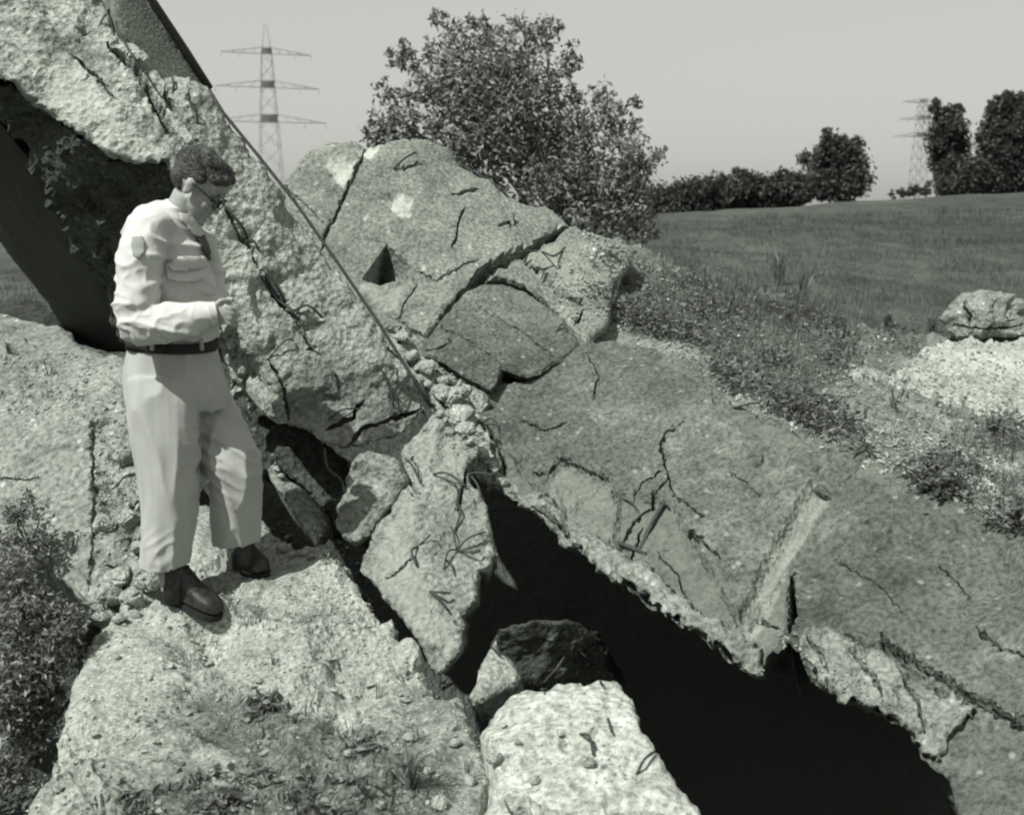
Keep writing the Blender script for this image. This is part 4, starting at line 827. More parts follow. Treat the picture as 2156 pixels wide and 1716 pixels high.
def tuft(px, py, hpx, cnt, label, mat='weed', spread=0.35, dry=0):
    h = cast(px, py)
    if not h: return
    p = h[0]; L = hpx * (p - EYE).length / FPX
    V = []; F = []; tone = []
    for k in range(cnt):
        a = random.uniform(0, 6.283); rr = L * 0.12 * random.random(); i = len(V)
        q = p + Vector((math.cos(a) * rr, math.sin(a) * rr, -0.015)); l = L * random.uniform(0.45, 1.1)
        V += blade_geo(q, None, l, max(0.004, l * 0.06), random.uniform(0.15, 1.0) * spread * 2.2, random); F += [(i, i + 1, i + 2, i + 3), (i + 3, i + 2, i + 4)]; t = random.random(); tone += [t] * 5
    o = obj('grass_tuft', V, F, M[mat], None, False, {'tone': tone}, p); tag(o, label, 'grass tuft', 'grass tufts growing in the rubble'); return o
tuft(865, 1655, 110, 60, 'largest dark grass tuft at the bottom, left of the pale boulder')
tuft(880, 1560, 75, 7, 'sparse long stalks standing above the big bottom tuft', 'dry_grass', 0.2)
tuft(575, 1400, 50, 8, 'thin stalks in the middle of the bright part of the mound', 'weed', 0.2)
tuft(800, 1470, 60, 6, 'few upright stalks near the right edge of the mound', 'dry_grass', 0.15)
tuft(985, 1640, 70, 8, 'leaning stalks in the joint between mound and pale boulder', 'weed', 0.4)
tuft(620, 1520, 40, 22, 'short spiky tuft on the foreground mound right of its centre')
tuft(420, 1500, 34, 18, 'short spiky tuft on the foreground mound left of its centre')
tuft(925, 1445, 60, 10, 'pale blades at the foot of the standing block', 'dry_grass', 0.4)
tuft(108, 790, 60, 12, 'dark upright tuft on top of the low wall')
tuft(20, 745, 40, 14, 'small tuft at the left end of the wall top')
tuft(1640, 600, 90, 36, 'tall pale grass at the crest of the rubble bank', 'dry_grass', 0.25)
tuft(1690, 620, 70, 26, 'pale grass right beside the tallest grass on the bank crest', 'dry_grass', 0.3)
tuft(1760, 690, 42, 90, 'dark bushy tuft at the right end of the weedy bank')
tuft(1660, 680, 42, 90, 'dark bushy tuft in the middle of the weedy bank')
tuft(1530, 640, 36, 80, 'bushy tuft at the left end of the weedy bank')
tuft(1870, 690, 44, 60, 'round dark tuft left of the field boulder')
tuft(1960, 700, 50, 60, 'dark tuft growing against the field boulder')
tuft(1880, 860, 50, 26, 'upright tuft between the bank and the chalk ground')
tuft(2090, 920, 70, 60, 'blurred bushy tuft at the right edge below the chalk ground')
tuft(1820, 880, 36, 18, 'small tuft above the end of the channel')
tuft(2140, 1085, 50, 70, 'dark tuft at the right edge above the sloping slab')
tuft(1940, 1040, 40, 50, 'dark tuft on the upper edge of the sloping slab right of the channel')

# dark bramble filling the dip at the lower left
def shrub_thing(name, label, cat, clumps, Yf, leaf, size, basep, stems, mat, per_px, group=None, extra=None, sprigs=0):
    """crown of leaf clumps: (px, py, radius px, density), each at its own distance"""
    root = empty(name, basep, label, cat, group); r_ = random.Random(len(clumps) * 7 + int(basep[1] * 10)); P = []
    cen = []
    if sprigs:
        add = []
        for (x, y, r, dn) in clumps:
            for _ in range(sprigs):
                a = r_.uniform(-2.6, 2.6) - 1.57; q = r_.uniform(0.85, 1.3) * r; add.append((x + math.cos(a) * q, y + math.sin(a) * q, r_.uniform(7, 15), 1.0))
        clumps = list(clumps) + [c_ for c_ in add if c_[0] < 1400]
    for (x, y, r, dn) in clumps:
        Y = Yf + r_.uniform(-0.5, 0.5) * r * 1.2 * Yf / FPX; c = at(x, y, Y); rm = r * Yf / FPX
        if r > 16 or not sprigs: cen.append((c, rm))
        cnt = int(per_px * r * r * dn * 3.2)
        # sub clumps keep light and dark masses apart
        subs = [(c + Vector((r_.gauss(0, 0.5), r_.gauss(0, 0.5), r_.gauss(0, 0.5))) * rm, rm * r_.uniform(0.3, 0.6)) for _ in range(max(5, int(r / 4.5)))]
        for k in range(cnt):
            s_, sr = r_.choice(subs) if k % 5 < 3 else (c, rm); v = Vector((r_.gauss(0, 1), r_.gauss(0, 1), r_.gauss(0, 1))); P.append(s_ + v.normalized() * sr * r_.random() ** 0.45 * r_.choice((1, 1, 1, 1.3)))
    V, F, tone = leaves_geo(P, size, r_)
    obj('crown', V, F, M[leaf], root, False, {'tone': tone})
    SV = []; SF = []
    for (c, rm) in cen:
        if SV and r_.random() > stems: continue
        b = Vector(basep) + Vector((r_.uniform(-0.1, 0.1), r_.uniform(-0.1, 0.1), 0)) * rm; mid = b.lerp(c, 0.55) + Vector((r_.gauss(0, 0.12), r_.gauss(0, 0.12), 0.05)) * (c - b).length
        v, f = tube_geo(smooth_path([b, mid, c], 4), (c - b).length * 0.007 + 0.003, 5, 0.25); n = len(SV); SV += v; SF += [tuple(i + n for i in q) for q in f]
    obj('trunk', SV, SF, M['bark'], root)
    if extra:
        V, F, tone = leaves_geo([at(x, y, Yf - 0.5) + Vector((r_.gauss(0, .25), r_.gauss(0, .25), r_.gauss(0, .12))) for (x, y) in extra for _ in range(12)], size * 1.2, r_); obj('blossom', V, F, M['blossom'], root, False, {'tone': tone})
    return root
shrub_thing('bramble_bush', 'dark bramble bush filling the lower left corner', 'bush', [(40, 1290, 70, 1), (110, 1330, 60, 1), (60, 1400, 80, 1), (20, 1480, 60, 1), (90, 1470, 50, .8), (150, 1310, 40, .8), (-30, 1350, 70, 1), (30, 1220, 50, .6), (60, 1560, 50, .6), (10, 1640, 60, .7)], 3.75, 'leaf', 0.013, (-2.0, 3.75, GZ(-2.0, 3.75)), 1.0, None, 0.16)
shrub_thing('low_weed', 'leafy weeds hanging over the left part of the low wall', 'weed', [(30, 1080, 35, .7), (70, 1070, 26, .6), (20, 1140, 40, .8), (90, 1130, 30, .6), (60, 1180, 40, .8), (130, 1190, 26, .6), (60, 1050, 18, .5)], 4.42, 'leaf', 0.013, at(60, 1150, 4.6), 1.0, None, 0.09)
st = stone(35, 1540, 130, 'rounded boulder at the left edge below the bramble bush', None, 'edge_boulder', sink=0.1, cat='boulder')

# ------------------------------------------------------------------ big shrub, hedge, trees, pylons
shrub_thing('leafy_tree', 'big leafy tree growing right behind the round-topped block', 'tree',
  [(1000, 160, 85, 1), (1090, 130, 70, 1), (1150, 75, 34, .8), (1120, 60, 20, .6), (950, 110, 48, .7), (928, 50, 20, .5), (988, 45, 15, .5), (1030, 75, 30, .6), (848, 118, 28, .8), (868, 135, 20, .5), (1185, 130, 26, .6), (1178, 190, 34, .7), (905, 215, 60, .9), (835, 250, 52, .9), (795, 275, 28, .8), (1020, 250, 100, 1), (1130, 265, 90, 1), (1235, 290, 80, 1), (1310, 260, 34, .8), (1330, 225, 14, .5), (1275, 225, 26, .5), (1330, 330, 52, 1), (1375, 335, 26, .6),
   (1200, 380, 90, 1), (1100, 350, 85, 1), (1300, 420, 75, 1), (1250, 465, 60, 1), (1345, 480, 36, 1), (1150, 430, 60, 1), (950, 290, 60, 1), (1060, 180, 60, 1), (870, 290, 40, .9), (1350, 400, 40, .9), (1010, 330, 50, 1), (800, 300, 25, .8), (900, 180, 24, .4)], 13, 'leaf', 0.042, (0.75, 13, GZ(0.75, 13)), 0.9, None, 0.06, None, None, 2)
HL = 'hedge bushes along the far edge of the meadow'
shrub_thing('hedge_bush', 'dark hedge bush on the horizon next to the big tree', 'bush', [(1395, 425, 34, 1), (1430, 410, 30, 1), (1465, 400, 30, 1), (1500, 395, 28, 1), (1420, 440, 30, 1), (1470, 430, 32, 1), (1510, 422, 30, 1)], 70, 'leaf_far', 0.189, (11, 70, GZ(11, 70)), 0.6, None, 0.42, HL)
shrub_thing('hedge_bush', 'hedge bush flecked with white blossom in the middle of the hedge', 'bush', [(1535, 400, 30, 1), (1565, 392, 30, 1), (1545, 425, 30, 1), (1595, 402, 30, 1), (1590, 425, 28, 1), (1575, 376, 16, .8)], 71, 'leaf_far', 0.189, (14.5, 71, GZ(14.5, 71)), 0.6, None, 0.42, HL, [(1530, 395), (1545, 405), (1570, 400), (1590, 410), (1560, 388), (1600, 398)])
shrub_thing('hedge_bush', 'dark hedge bush touching the round tree', 'bush', [(1625, 398, 30, 1), (1660, 392, 30, 1), (1640, 415, 28, 1), (1690, 398, 28, 1), (1680, 412, 24, 1)], 70.5, 'leaf_far', 0.189, (17.5, 70.5, GZ(17.5, 70.5)), 0.6, None, 0.42, HL)
shrub_thing('round_tree', 'dark rounded tree standing alone on the meadow horizon', 'tree', [(1755, 320, 36, 1), (1740, 360, 44, 1), (1790, 350, 40, 1), (1770, 385, 44, 1), (1720, 390, 30, 1), (1812, 385, 26, 1), (1745, 300, 20, .8), (1790, 315, 18, .7), (1745, 400, 26, 1)], 72, 'leaf_far', 0.176, (21, 72, GZ(21, 72)), 0.7, None, 0.4)
PG = 'slender poplars on the right horizon'
shrub_thing('poplar_tree', 'slender poplar just right of the distant pylon', 'tree', [(2000, 380, 36, 1), (1990, 340, 34, 1), (1984, 300, 30, 1), (2016, 310, 30, 1), (1978, 260, 24, 1), (2014, 268, 26, 1), (1972, 228, 13, 1), (2014, 234, 14, 1), (1970, 212, 6, 1), (2010, 355, 36, 1), (1995, 280, 30, 1), (1996, 245, 20, 1)], 82, 'leaf_far', 0.189, (32.5, 82, GZ(32.5, 82)), 0.6, None, 0.42, PG)
shrub_thing('poplar_tree', 'taller broad poplar at the right edge', 'tree', [(2110, 370, 46, 1), (2095, 325, 40, 1), (2135, 315, 44, 1), (2105, 275, 36, 1), (2140, 260, 36, 1), (2095, 235, 20, 1), (2125, 225, 24, 1), (2170, 240, 36, 1), (2175, 320, 44, 1), (2165, 380, 44, 1), (2080, 290, 24, 1), (2098, 208, 9, 1), (2120, 200, 10, 1), (2150, 205, 12, 1)], 84, 'leaf_far', 0.189, (37.5, 84, GZ(37.5, 84)), 0.6, None, 0.42, PG)
shrub_thing('dark_bush', 'low dark bush between the two poplars', 'bush', [(2030, 375, 32, 1), (2060, 360, 30, 1), (2080, 385, 30, 1), (2000, 392, 22, 1), (2040, 395, 26, 1), (1990, 398, 18, 1)], 80, 'leaf_far', 0.189, (33.5, 80, GZ(33.5, 80)), 0.6, None, 0.42)
shrub_thing('low_bush', 'flat low bush at the foot of the distant pylon', 'bush', [(1900, 407, 12, 1), (1925, 402, 14, 1), (1950, 402, 12, 1), (1880, 410, 8, .8)], 79, 'leaf_far', 0.162, (28.5, 79, GZ(28.5, 79)), 0.3, None, 0.3)

def bar(V, F, a, b, w):
    v, f = tube_geo([a, b], w, 4); n = len(V); V += v; F += [tuple(i + n for i in q) for q in f]
def pylon(label, px, Y, ytop, ybase, arms, w_base, w_top, mat, t, yaw):
    base = at(px, ybase, Y); top = at(px, ytop, Y).z; root = empty('power_pylon', base, label, 'pylon', 'lattice power pylons')
    H = top - base.z; k = Y / FPX; V = []; F = []; n = 9
    ca, sa = math.cos(yaw), math.sin(yaw)
    def P(x, y, z): return base + Vector((x * ca - y * sa, x * sa + y * ca, z))
    arm_top = (ybase - arms[0][0]) * k
    def hw(z): return (w_base + (w_top - w_base) * min(1, z / arm_top)) * k / 2
    zs = [arm_top * (1 - (1 - i / n) ** 1.25) for i in range(n + 1)]
    for i in range(n):
        z0, z1 = zs[i], zs[i + 1]; a, b = hw(z0), hw(z1)
        for (sx, sy) in ((1, 1), (1, -1), (-1, 1), (-1, -1)): bar(V, F, P(sx * a, sy * a, z0), P(sx * b, sy * b, z1), t)
        for s in (1, -1):
            bar(V, F, P(-a, s * a, z0), P(b, s * b, z1), t * .7); bar(V, F, P(a, s * a, z0), P(-b, s * b, z1), t * .7)
            bar(V, F, P(s * a, -a, z0), P(s * b, b, z1), t * .7); bar(V, F, P(s * a, a, z0), P(s * b, -b, z1), t * .7)
    obj('mast', V, F, mat, root)
    V = []; F = []; b = hw(arm_top)
    for (sx, sy) in ((1, 1), (1, -1), (-1, 1), (-1, -1)): bar(V, F, P(sx * b, sy * b, arm_top), P(sx * b * .2, sy * b * .2, H), t * .8)
    obj('peak', V, F, mat, root)
    for (ya, half) in arms:
        V = []; F = []; z = (ybase - ya) * k; h = half * k; b = hw(z); d = h * 0.13
        for s in (1, -1):
            tip = P(s * h, 0, z)
            for sy in (1, -1):
                bar(V, F, P(s * b, sy * b, z), tip, t * .9); bar(V, F, P(s * b, sy * b, z + d), tip, t * .8)
                for q in (0.25, 0.5, 0.75):
                    p0 = P(s * b, sy * b, z).lerp(tip, q); p1 = P(s * b, sy * b, z + d).lerp(tip, q - 0.12); bar(V, F, p0, p1, t * .6)
        for sy in (1, -1): bar(V, F, P(-b, sy * b, z), P(b, sy * b, z), t); bar(V, F, P(-b, sy * b, z + d), P(b, sy * b, z + d), t); bar(V, F, P(-b, sy * b, z), P(b, sy * b, z + d), t)
        for zz in (0.15, 0.5, 0.85): bar(V, F, P(-b, 0, z + d * zz), P(b, 0, z + d * zz), d * 0.16)
        ar = obj('cross_arm', V, F, mat, root)
        for s in (1, -1):
            for q in (1.0, 0.62):
                V = []; F = []; c = P(s * h * q, 0, z); bar(V, F, c, c - Vector((0, 0, h * 0.10)), t * 1.1); obj('insulator', V, F, mat, ar)
pylon('tall lattice pylon rising above the leaning slab', 574, 240, 52, 440, [(132, 90), (198, 104), (266, 116)], 52, 20, M['steel'], 0.042, 0.35)
pylon('small distant lattice pylon beside the poplars on the right', 1930, 480, 212, 418, [(226, 46), (260, 54), (294, 62)], 28, 14, M['steel_far'], 0.10, 0.25)

# ------------------------------------------------------------------ the man
def cloth_mat(name, v, weave=380, rough=0.85):
    t = NT(name); a = t.noise(6, 4, 0.6); b = t.noise(weave, 2, 0.5)
    col = t.ramp(a, [(0.3, v * 0.9), (0.7, v * 1.08)]); t.bump(t.math('ADD', t.math('MULTIPLY', a, 1.0), t.math('MULTIPLY', b, 0.12)), 0.25, 0.006)
    m = t.done(col, rough); t.b.inputs['Sheen Weight'].default_value = 0.15; return m
M['shirt'] = cloth_mat('khaki_shirt', 0.47); M['trousers'] = cloth_mat('khaki_trousers', 0.33); M['tie'] = cloth_mat('dark_tie', 0.03); M['emblem'] = cloth_mat('cloth_patch', 0.25)
M['skin'] = plain('skin', 0.29, 0.6, 0.15, 60, 0.12, spec=0.4); M['hair_light'] = plain('hair_locks', 0.06, 0.4, 0.3, 120, 0.5, spec=0.5); M['hair'] = plain('hair', 0.035, 0.45, 0.8, 120, 0.6, spec=0.5)
M['leather'] = plain('scuffed_leather', 0.02, 0.5, 0.5, 35, 0.8, spec=0.45); M['belt'] = plain('web_belt', 0.018, 0.8, 0.2, 200, 0.2); M['frame'] = plain('spectacle_frame', 0.02, 0.3, 0, 20, 0.1); M['sock'] = plain('sock', 0.015, 0.95, 0.2, 200, 0.2)
MY = 4.02
def mp(px, py, dy=0.0): return at(px, py, MY + dy)
SPX = MY / 0.983 / FPX
def ell(c, r, rot=None, nu=18, nv=12):
    V = []; F = []
    for j in range(nv + 1):
        th_ = math.pi * j / nv
        for i in range(nu):
            ph = 2 * math.pi * i / nu; v = Vector((r[0] * math.sin(th_) * math.cos(ph), r[1] * math.sin(th_) * math.sin(ph), r[2] * math.cos(th_)))
            V.append((rot @ v if rot else v) + Vector(c))
    for j in range(nv):
        for i in range(nu): i2 = (i + 1) % nu; F.append((j * nu + i, (j + 1) * nu + i, (j + 1) * nu + i2, j * nu + i2))
    return V, F
def loft(rings, ref, n=22):
    """rings: (center, half width, half depth); ref: width direction"""
    V = []; F = []; C = [Vector(r[0]) for r in rings]; m = len(rings)
    for k, r in enumerate(rings):
        t = (C[min(k + 1, m - 1)] - C[max(k - 1, 0)]).normalized(); u = (ref - t * ref.dot(t)).normalized(); v = t.cross(u)
        for i in range(n): a = 2 * math.pi * i / n; V.append(C[k] + u * math.cos(a) * r[1] + v * math.sin(a) * r[2])
    for k in range(m - 1):
        for i in range(n): i2 = (i + 1) % n; F.append((k * n + i, k * n + i2, (k + 1) * n + i2, (k + 1) * n + i))
    F.append(tuple(range(n))[::-1]); F.append(tuple(range((m - 1) * n, m * n))); return V, F
def dense(rings, sub=4):
    out = []; R_ = [(Vector(r[0]), r[1], r[2]) for r in rings]
    for i in range(len(R_) - 1):
        a, b, c, d = R_[max(i - 1, 0)], R_[i], R_[i + 1], R_[min(i + 2, len(R_) - 1)]
        for k in range(sub):
            t = k / sub; cr = lambda p0, p1, p2, p3: 0.5 * ((2 * p1) + (p2 - p0) * t + (2 * p0 - 5 * p1 + 4 * p2 - p3) * t * t + (3 * p1 - p0 - 3 * p2 + p3) * t ** 3)
            out.append((cr(a[0], b[0], c[0], d[0]), cr(a[1], b[1], c[1], d[1]), cr(a[2], b[2], c[2], d[2])))
    out.append(R_[-1]); return out
def fuse(name, geos, voxel, mat, parent, smooth_it=4, disp=None, keep=None):
    V = []; F = []
    for v, f in geos: n = len(V); V += [tuple(x) for x in v]; F += [tuple(i + n for i in q) for q in f]
    me = bpy.data.meshes.new('tmp'); me.from_pydata(V, [], F); o = bpy.data.objects.new('tmp', me); COL.objects.link(o)
    md = o.modifiers.new('r', 'REMESH'); md.mode = 'VOXEL'; md.voxel_size = voxel; md.use_smooth_shade = True
    sm = o.modifiers.new('s', 'SMOOTH'); sm.iterations = smooth_it; sm.factor = 0.5
    dg = bpy.context.evaluated_depsgraph_get(); dg.update(); m2 = bpy.data.meshes.new_from_object(o.evaluated_get(dg))
    co = np.empty(len(m2.vertices) * 3); m2.vertices.foreach_get('co', co); co = co.reshape(-1, 3); no = np.empty(len(m2.vertices) * 3); m2.vertices.foreach_get('normal', no); no = no.reshape(-1, 3)
    FF = [tuple(p.vertices) for p in m2.polygons]
    if disp: co = co + no * np.array([disp(Vector(c), Vector(n_)) for c, n_ in zip(co, no)])[:, None]
    bpy.data.objects.remove(o); bpy.data.meshes.remove(me); bpy.data.meshes.remove(m2)
    if keep:
        ok = np.array([keep(Vector(c)) for c in co]); FF = [f for f in FF if all(ok[i] for i in f)]; used = sorted({i for f in FF for i in f}); mp_ = {a: b for b, a in enumerate(used)}
        co = co[used]; FF = [tuple(mp_[i] for i in f) for f in FF]
    ob = obj(name, co, FF, mat, parent); return ob, BVHTree.FromPolygons([tuple(c) for c in co], FF)

man = empty('person', mp(390, 1300), 'man in pale shirt, dark tie and khaki trousers standing with bowed head', 'person')
XR = Vector((1, 0, 0)); ZR = Vector((0, 0, 1))
# head, local frame: x forward, y left, z up
HP, HYAW = R(36), R(-3)
HM = Matrix.Translation(mp(417, 394, 0.02)) @ Matrix.Rotation(HYAW, 4, 'Z') @ Matrix.Rotation(HP, 4, 'Y') @ Matrix.Scale(0.98, 4)
def hd(v): return HM @ Vector(v)
def hell(c, r, ang=0.0):
    v, f = ell(c, r, Matrix.Rotation(ang, 3, 'Y')); return [HM @ x for x in v], f
head = [hell((-.012, 0, .038), (.098, .076, .082)), hell((.028, 0, -.035), (.064, .060, .080)), hell((.036, 0, -.082), (.046, .046, .036)), hell((.068, 0, -.100), (.022, .024, .018)),
        hell((.086, 0, -.018), (.014, .011, .032), -.35), hell((.103, 0, -.036), (.014, .013, .012)), hell((.096, .011, -.040), (.010, .009, .008)), hell((.096, -.011, -.040), (.010, .009, .008)), hell((.072, 0, .020), (.022, .050, .012)), hell((.060, 0, .048), (.042, .056, .042)),
        hell((.086, 0, -.064), (.010, .024, .006)), hell((.084, 0, -.075), (.010, .021, .006)), hell((.060, .034, -.030), (.026, .022, .022)), hell((.060, -.034, -.030), (.026, .022, .022)),
        hell((-.004, .078, -.006), (.018, .009, .033), .2), hell((-.004, -.078, -.006), (.018, .009, .033), .2), hell((-.010, .084, .008), (.016, .007, .018), .2), hell((-.010, -.084, .008), (.016, .007, .018), .2)]
neck = loft(dense([(mp(362, 505, .03), .075, .075), (mp(372, 468, .03), .062, .064), (mp(384, 440, .025), .056, .058), (mp(398, 410, .02), .055, .058)]), XR)
core = [loft(dense([(mp(348, 500, .05), .10, .14), (mp(352, 560, .05), .12, .15), (mp(358, 640, .05), .12, .13), (mp(362, 720, .05), .12, .12), (mp(365, 800, .04), .13, .13), (mp(368, 850, .04), .12, .12)]), XR),
        loft(dense([(mp(348, 830, -.06), .085, .08), (mp(350, 980, -.08), .06, .06), (mp(350, 1150, -.09), .045, .045), (mp(362, 1245, -.09), .036, .04)]), XR),
        loft(dense([(mp(415, 840, .12), .085, .08), (mp(488, 975, .05), .06, .06), (mp(500, 1120, .08), .045, .045), (mp(506, 1178, .10), .036, .04)]), XR),
        loft(dense([(mp(345, 500, -.02), .06, .06), (mp(302, 512, -.13), .055, .055), (mp(284, 600, -.18), .045, .045), (mp(284, 676, -.20), .042, .042)]), XR), loft(dense([(mp(284, 676, -.20), .040, .040), (mp(350, 684, -.21), .036, .036), (mp(410, 672, -.20), .030, .030), (mp(448, 662, -.18), .026, .03)]), ZR),
        loft(dense([(mp(380, 505, .10), .055, .055), (mp(425, 545, .23), .05, .05), (mp(440, 640, .22), .04, .04)]), XR), loft(dense([(mp(440, 642, .22), .038, .038), (mp(452, 655, .05), .032, .032), (mp(462, 660, -.06), .027, .03)]), ZR)]
def finger(pts, r): return tube_geo(smooth_path([mp(*p) for p in pts], 4), r, 8, 0.8)
hands = [ell(mp(461, 660, -.175), (.044, .022, .036), Matrix.Rotation(R(18), 3, 'Y')), ell(mp(474, 658, -.09), (.036, .026, .036), Matrix.Rotation(R(-10), 3, 'Y'))]
for k, (dx, dz) in enumerate([(0, 0), (2, 1), (0, 3), (-4, 5)]):      # right hand: four fingers curled inward round the left
    y0 = 646 + k * 11
    hands.append(finger([(474 + dx, y0, -.185), (489 + dx, y0 + 4, -.180), (496 + dx, y0 + 9, -.150), (490 + dx, y0 + 13, -.120), (480 + dx, y0 + 13, -.105)], 0.0092 - 0.0006 * k))
hands.append(finger([(452, 646, -.19), (464, 634, -.185), (478, 633, -.17), (488, 638, -.155)], 0.0105))       # thumb from the side of the palm
for k in range(4):                                                      # left hand: fingers laid over
    y0 = 648 + k * 10
    hands.append(finger([(478, y0, -.10), (492, y0 + 3, -.12), (494, y0 + 8, -.15), (484, y0 + 11, -.165)], 0.0088 - 0.0005 * k))
hands.append(finger([(468, 640, -.09), (480, 630, -.11), (492, 632, -.12)], 0.010))
body, body_bvh = fuse('body', head + [neck] + core + hands, 0.0052, M['skin'], man, 3)
# eyes and mouth line sit in the head
for s in (1, -1):
    e = obj('eye', *[[HM @ Vector(x) for x in ell((.079, s * .031, -.002), (.008, .011, .0065))[0]], ell((0, 0, 0), (1, 1, 1))[1]], M['tie'], man)
    b = obj('eyebrow', *[[HM @ Vector(x) for x in ell((.088, s * .031, .024), (.006, .020, .0045))[0]], ell((0, 0, 0), (1, 1, 1))[1]], M['hair'], man)
hair_geo = [hell((-.024, 0, .050), (.094, .078, .076)), hell((-.062, 0, .010), (.048, .066, .052)), hell((.030, .0, .090), (.050, .056, .032)), hell((.062, .010, .088), (.032, .038, .022)), hell((.070, -.022, .082), (.024, .024, .019)), hell((.008, -.028, .108), (.046, .036, .020)), hell((-.036, .018, .110), (.046, .045, .018)),
            hell((.000, .070, .046), (.032, .011, .020)), hell((.000, -.072, .046), (.032, .011, .020)), hell((.054, -.045, .074), (.026, .018, .020)), hell((.046, .045, .076), (.026, .018, .020))]
def hair_d(p, n):
    q = HM.inverted() @ p; return 0.003 + 0.006 * (1 - abs(noise.noise(Vector((q.x * 6 + q.y * 6, q.y * 8, q.z * 24 + q.x * 12))) * 2.2)) * max(0.15, min(1, (q.z - .02) / .06)) + 0.0015 * noise.noise(q * 60)
hair, HB = fuse('hair', hair_geo, 0.004, M['hair'], man, 2, hair_d)
HI = HM.inverted(); SV = []; SF = []; rs = random.Random(5)
for k in range(1500):                                                     # combed waves of single locks over the cap
    a, b = rs.uniform(-1.5, 1.5), rs.uniform(0.05, 1.45); q = Vector((math.sin(b) * math.cos(a * 2.1), math.sin(b) * math.sin(a * 2.1), math.cos(b))); p = Vector((-.01, 0, .04)) + q * 0.1; path = []
    for i in range(6):
        h = HB.find_nearest(HM @ p)
        if h[0] is None: break
        n = h[1]; path.append(h[0] + n * (0.0035 + 0.003 * math.sin(i * 1.3 + k)))
        loc = HI @ h[0]; d = Vector((-1, 0.5 * math.sin(loc.x * 60 + loc.z * 40), 0.15 + 0.6 * math.sin(loc.x * 70))).normalized(); p = loc + d * 0.0085
    if len(path) == 6:
        v, f = tube_geo(path, 0.0011, 3, 0.3); n0 = len(SV); SV += v; SF += [tuple(i + n0 for i in x) for x in f]
locks = obj('hair_locks', SV, SF, M['hair_light'], hair); tag(locks, kind='stuff')
# spectacles
gl = []
for s in (1, -1):
    V, F = tube_geo(smooth_path([hd((-.012, s * .084, .014)), hd((.03, s * .083, .012)), hd((.085, s * .070, .006)), hd((.100, s * .060, .006))], 4), 0.0036, 6); o = obj('spectacle_temple', V, F, M['frame'], man)
    rim = [hd((.104 - .006 * abs(math.cos(a)), s * .034 + .026 * math.cos(a), -.006 + .021 * math.sin(a))) for a in np.linspace(0, 2 * math.pi, 22)]
    V, F = tube_geo(rim, 0.0034, 6); obj('spectacle_rim', V, F, M['frame'], man)
V, F = tube_geo([hd((.106, -.009, .002)), hd((.109, 0, .005)), hd((.106, .009, .002))], 0.003, 6); obj('spectacle_bridge', V, F, M['frame'], man)
# shirt
def RG(px, py, dy, wpx, d): return (mp(px, py, dy), wpx * SPX, d)
torso = loft(dense([RG(379, 424, .03, 27, .056), RG(374, 440, .032, 38, .07), RG(364, 458, .036, 56, .105), RG(353, 480, .04, 74, .155), RG(348, 508, .045, 84, .185), RG(346, 560, .05, 92, .19), RG(352, 610, .05, 100, .185), RG(359, 660, .05, 100, .175), RG(363, 695, .05, 96, .168), RG(363, 712, .05, 89, .158), RG(363, 722, .05, 82, .15)]), XR, 30)
arm_r = loft(dense([RG(342, 480, -.04, 34, .07), RG(314, 496, -.10, 46, .082), RG(299, 532, -.15, 46, .080), RG(290, 590, -.18, 42, .076), RG(287, 645, -.20, 41, .074), RG(292, 684, -.21, 36, .070)]), XR)
fore_r = loft(dense([RG(282, 676, -.205, 36, .066), RG(300, 685, -.215, 40, .07), RG(345, 682, -.215, 38, .066), RG(395, 673, -.205, 32, .056), RG(430, 665, -.19, 25, .045), RG(446, 662, -.18, 21, .038)]), ZR)
arm_l = loft(dense([RG(385, 490, .12, 34, .07), RG(415, 520, .2, 42, .075), RG(434, 580, .24, 40, .07), RG(442, 640, .22, 38, .066)]), XR)
fore_l = loft(dense([RG(440, 640, .25, 36, .062), RG(450, 652, .1, 32, .055), RG(458, 658, -.02, 24, .042)]), ZR)
def rg(x): f = 1 - abs(x) * 2.5; return f * abs(f)
def shirt_d(p, n):
    w = 0.0
    e = (p - mp(290, 680, -.2)).length
    w += 0.010 * max(0, 1 - e / 0.30) * rg(noise.noise(Vector((p.x * 20 + p.z * 12, p.y * 8, p.z * 20 - p.x * 9))))
    w += 0.011 * rg(noise.noise(Vector((p.x * 6 + 3 + p.z * 5, p.y * 6, p.z * 12)))) - 0.003
    w += 0.004 * noise.noise(p * 22)
    a = (p - mp(400, 680, -.1)).length; w += 0.008 * max(0, 1 - a / .22) * noise.noise(Vector((p.x * 14, p.y * 9, p.z * 34)))
    return w
shirt, SH = fuse('shirt', [torso, arm_r, fore_r, arm_l, fore_l], 0.006, M['shirt'], man, 4, shirt_d)
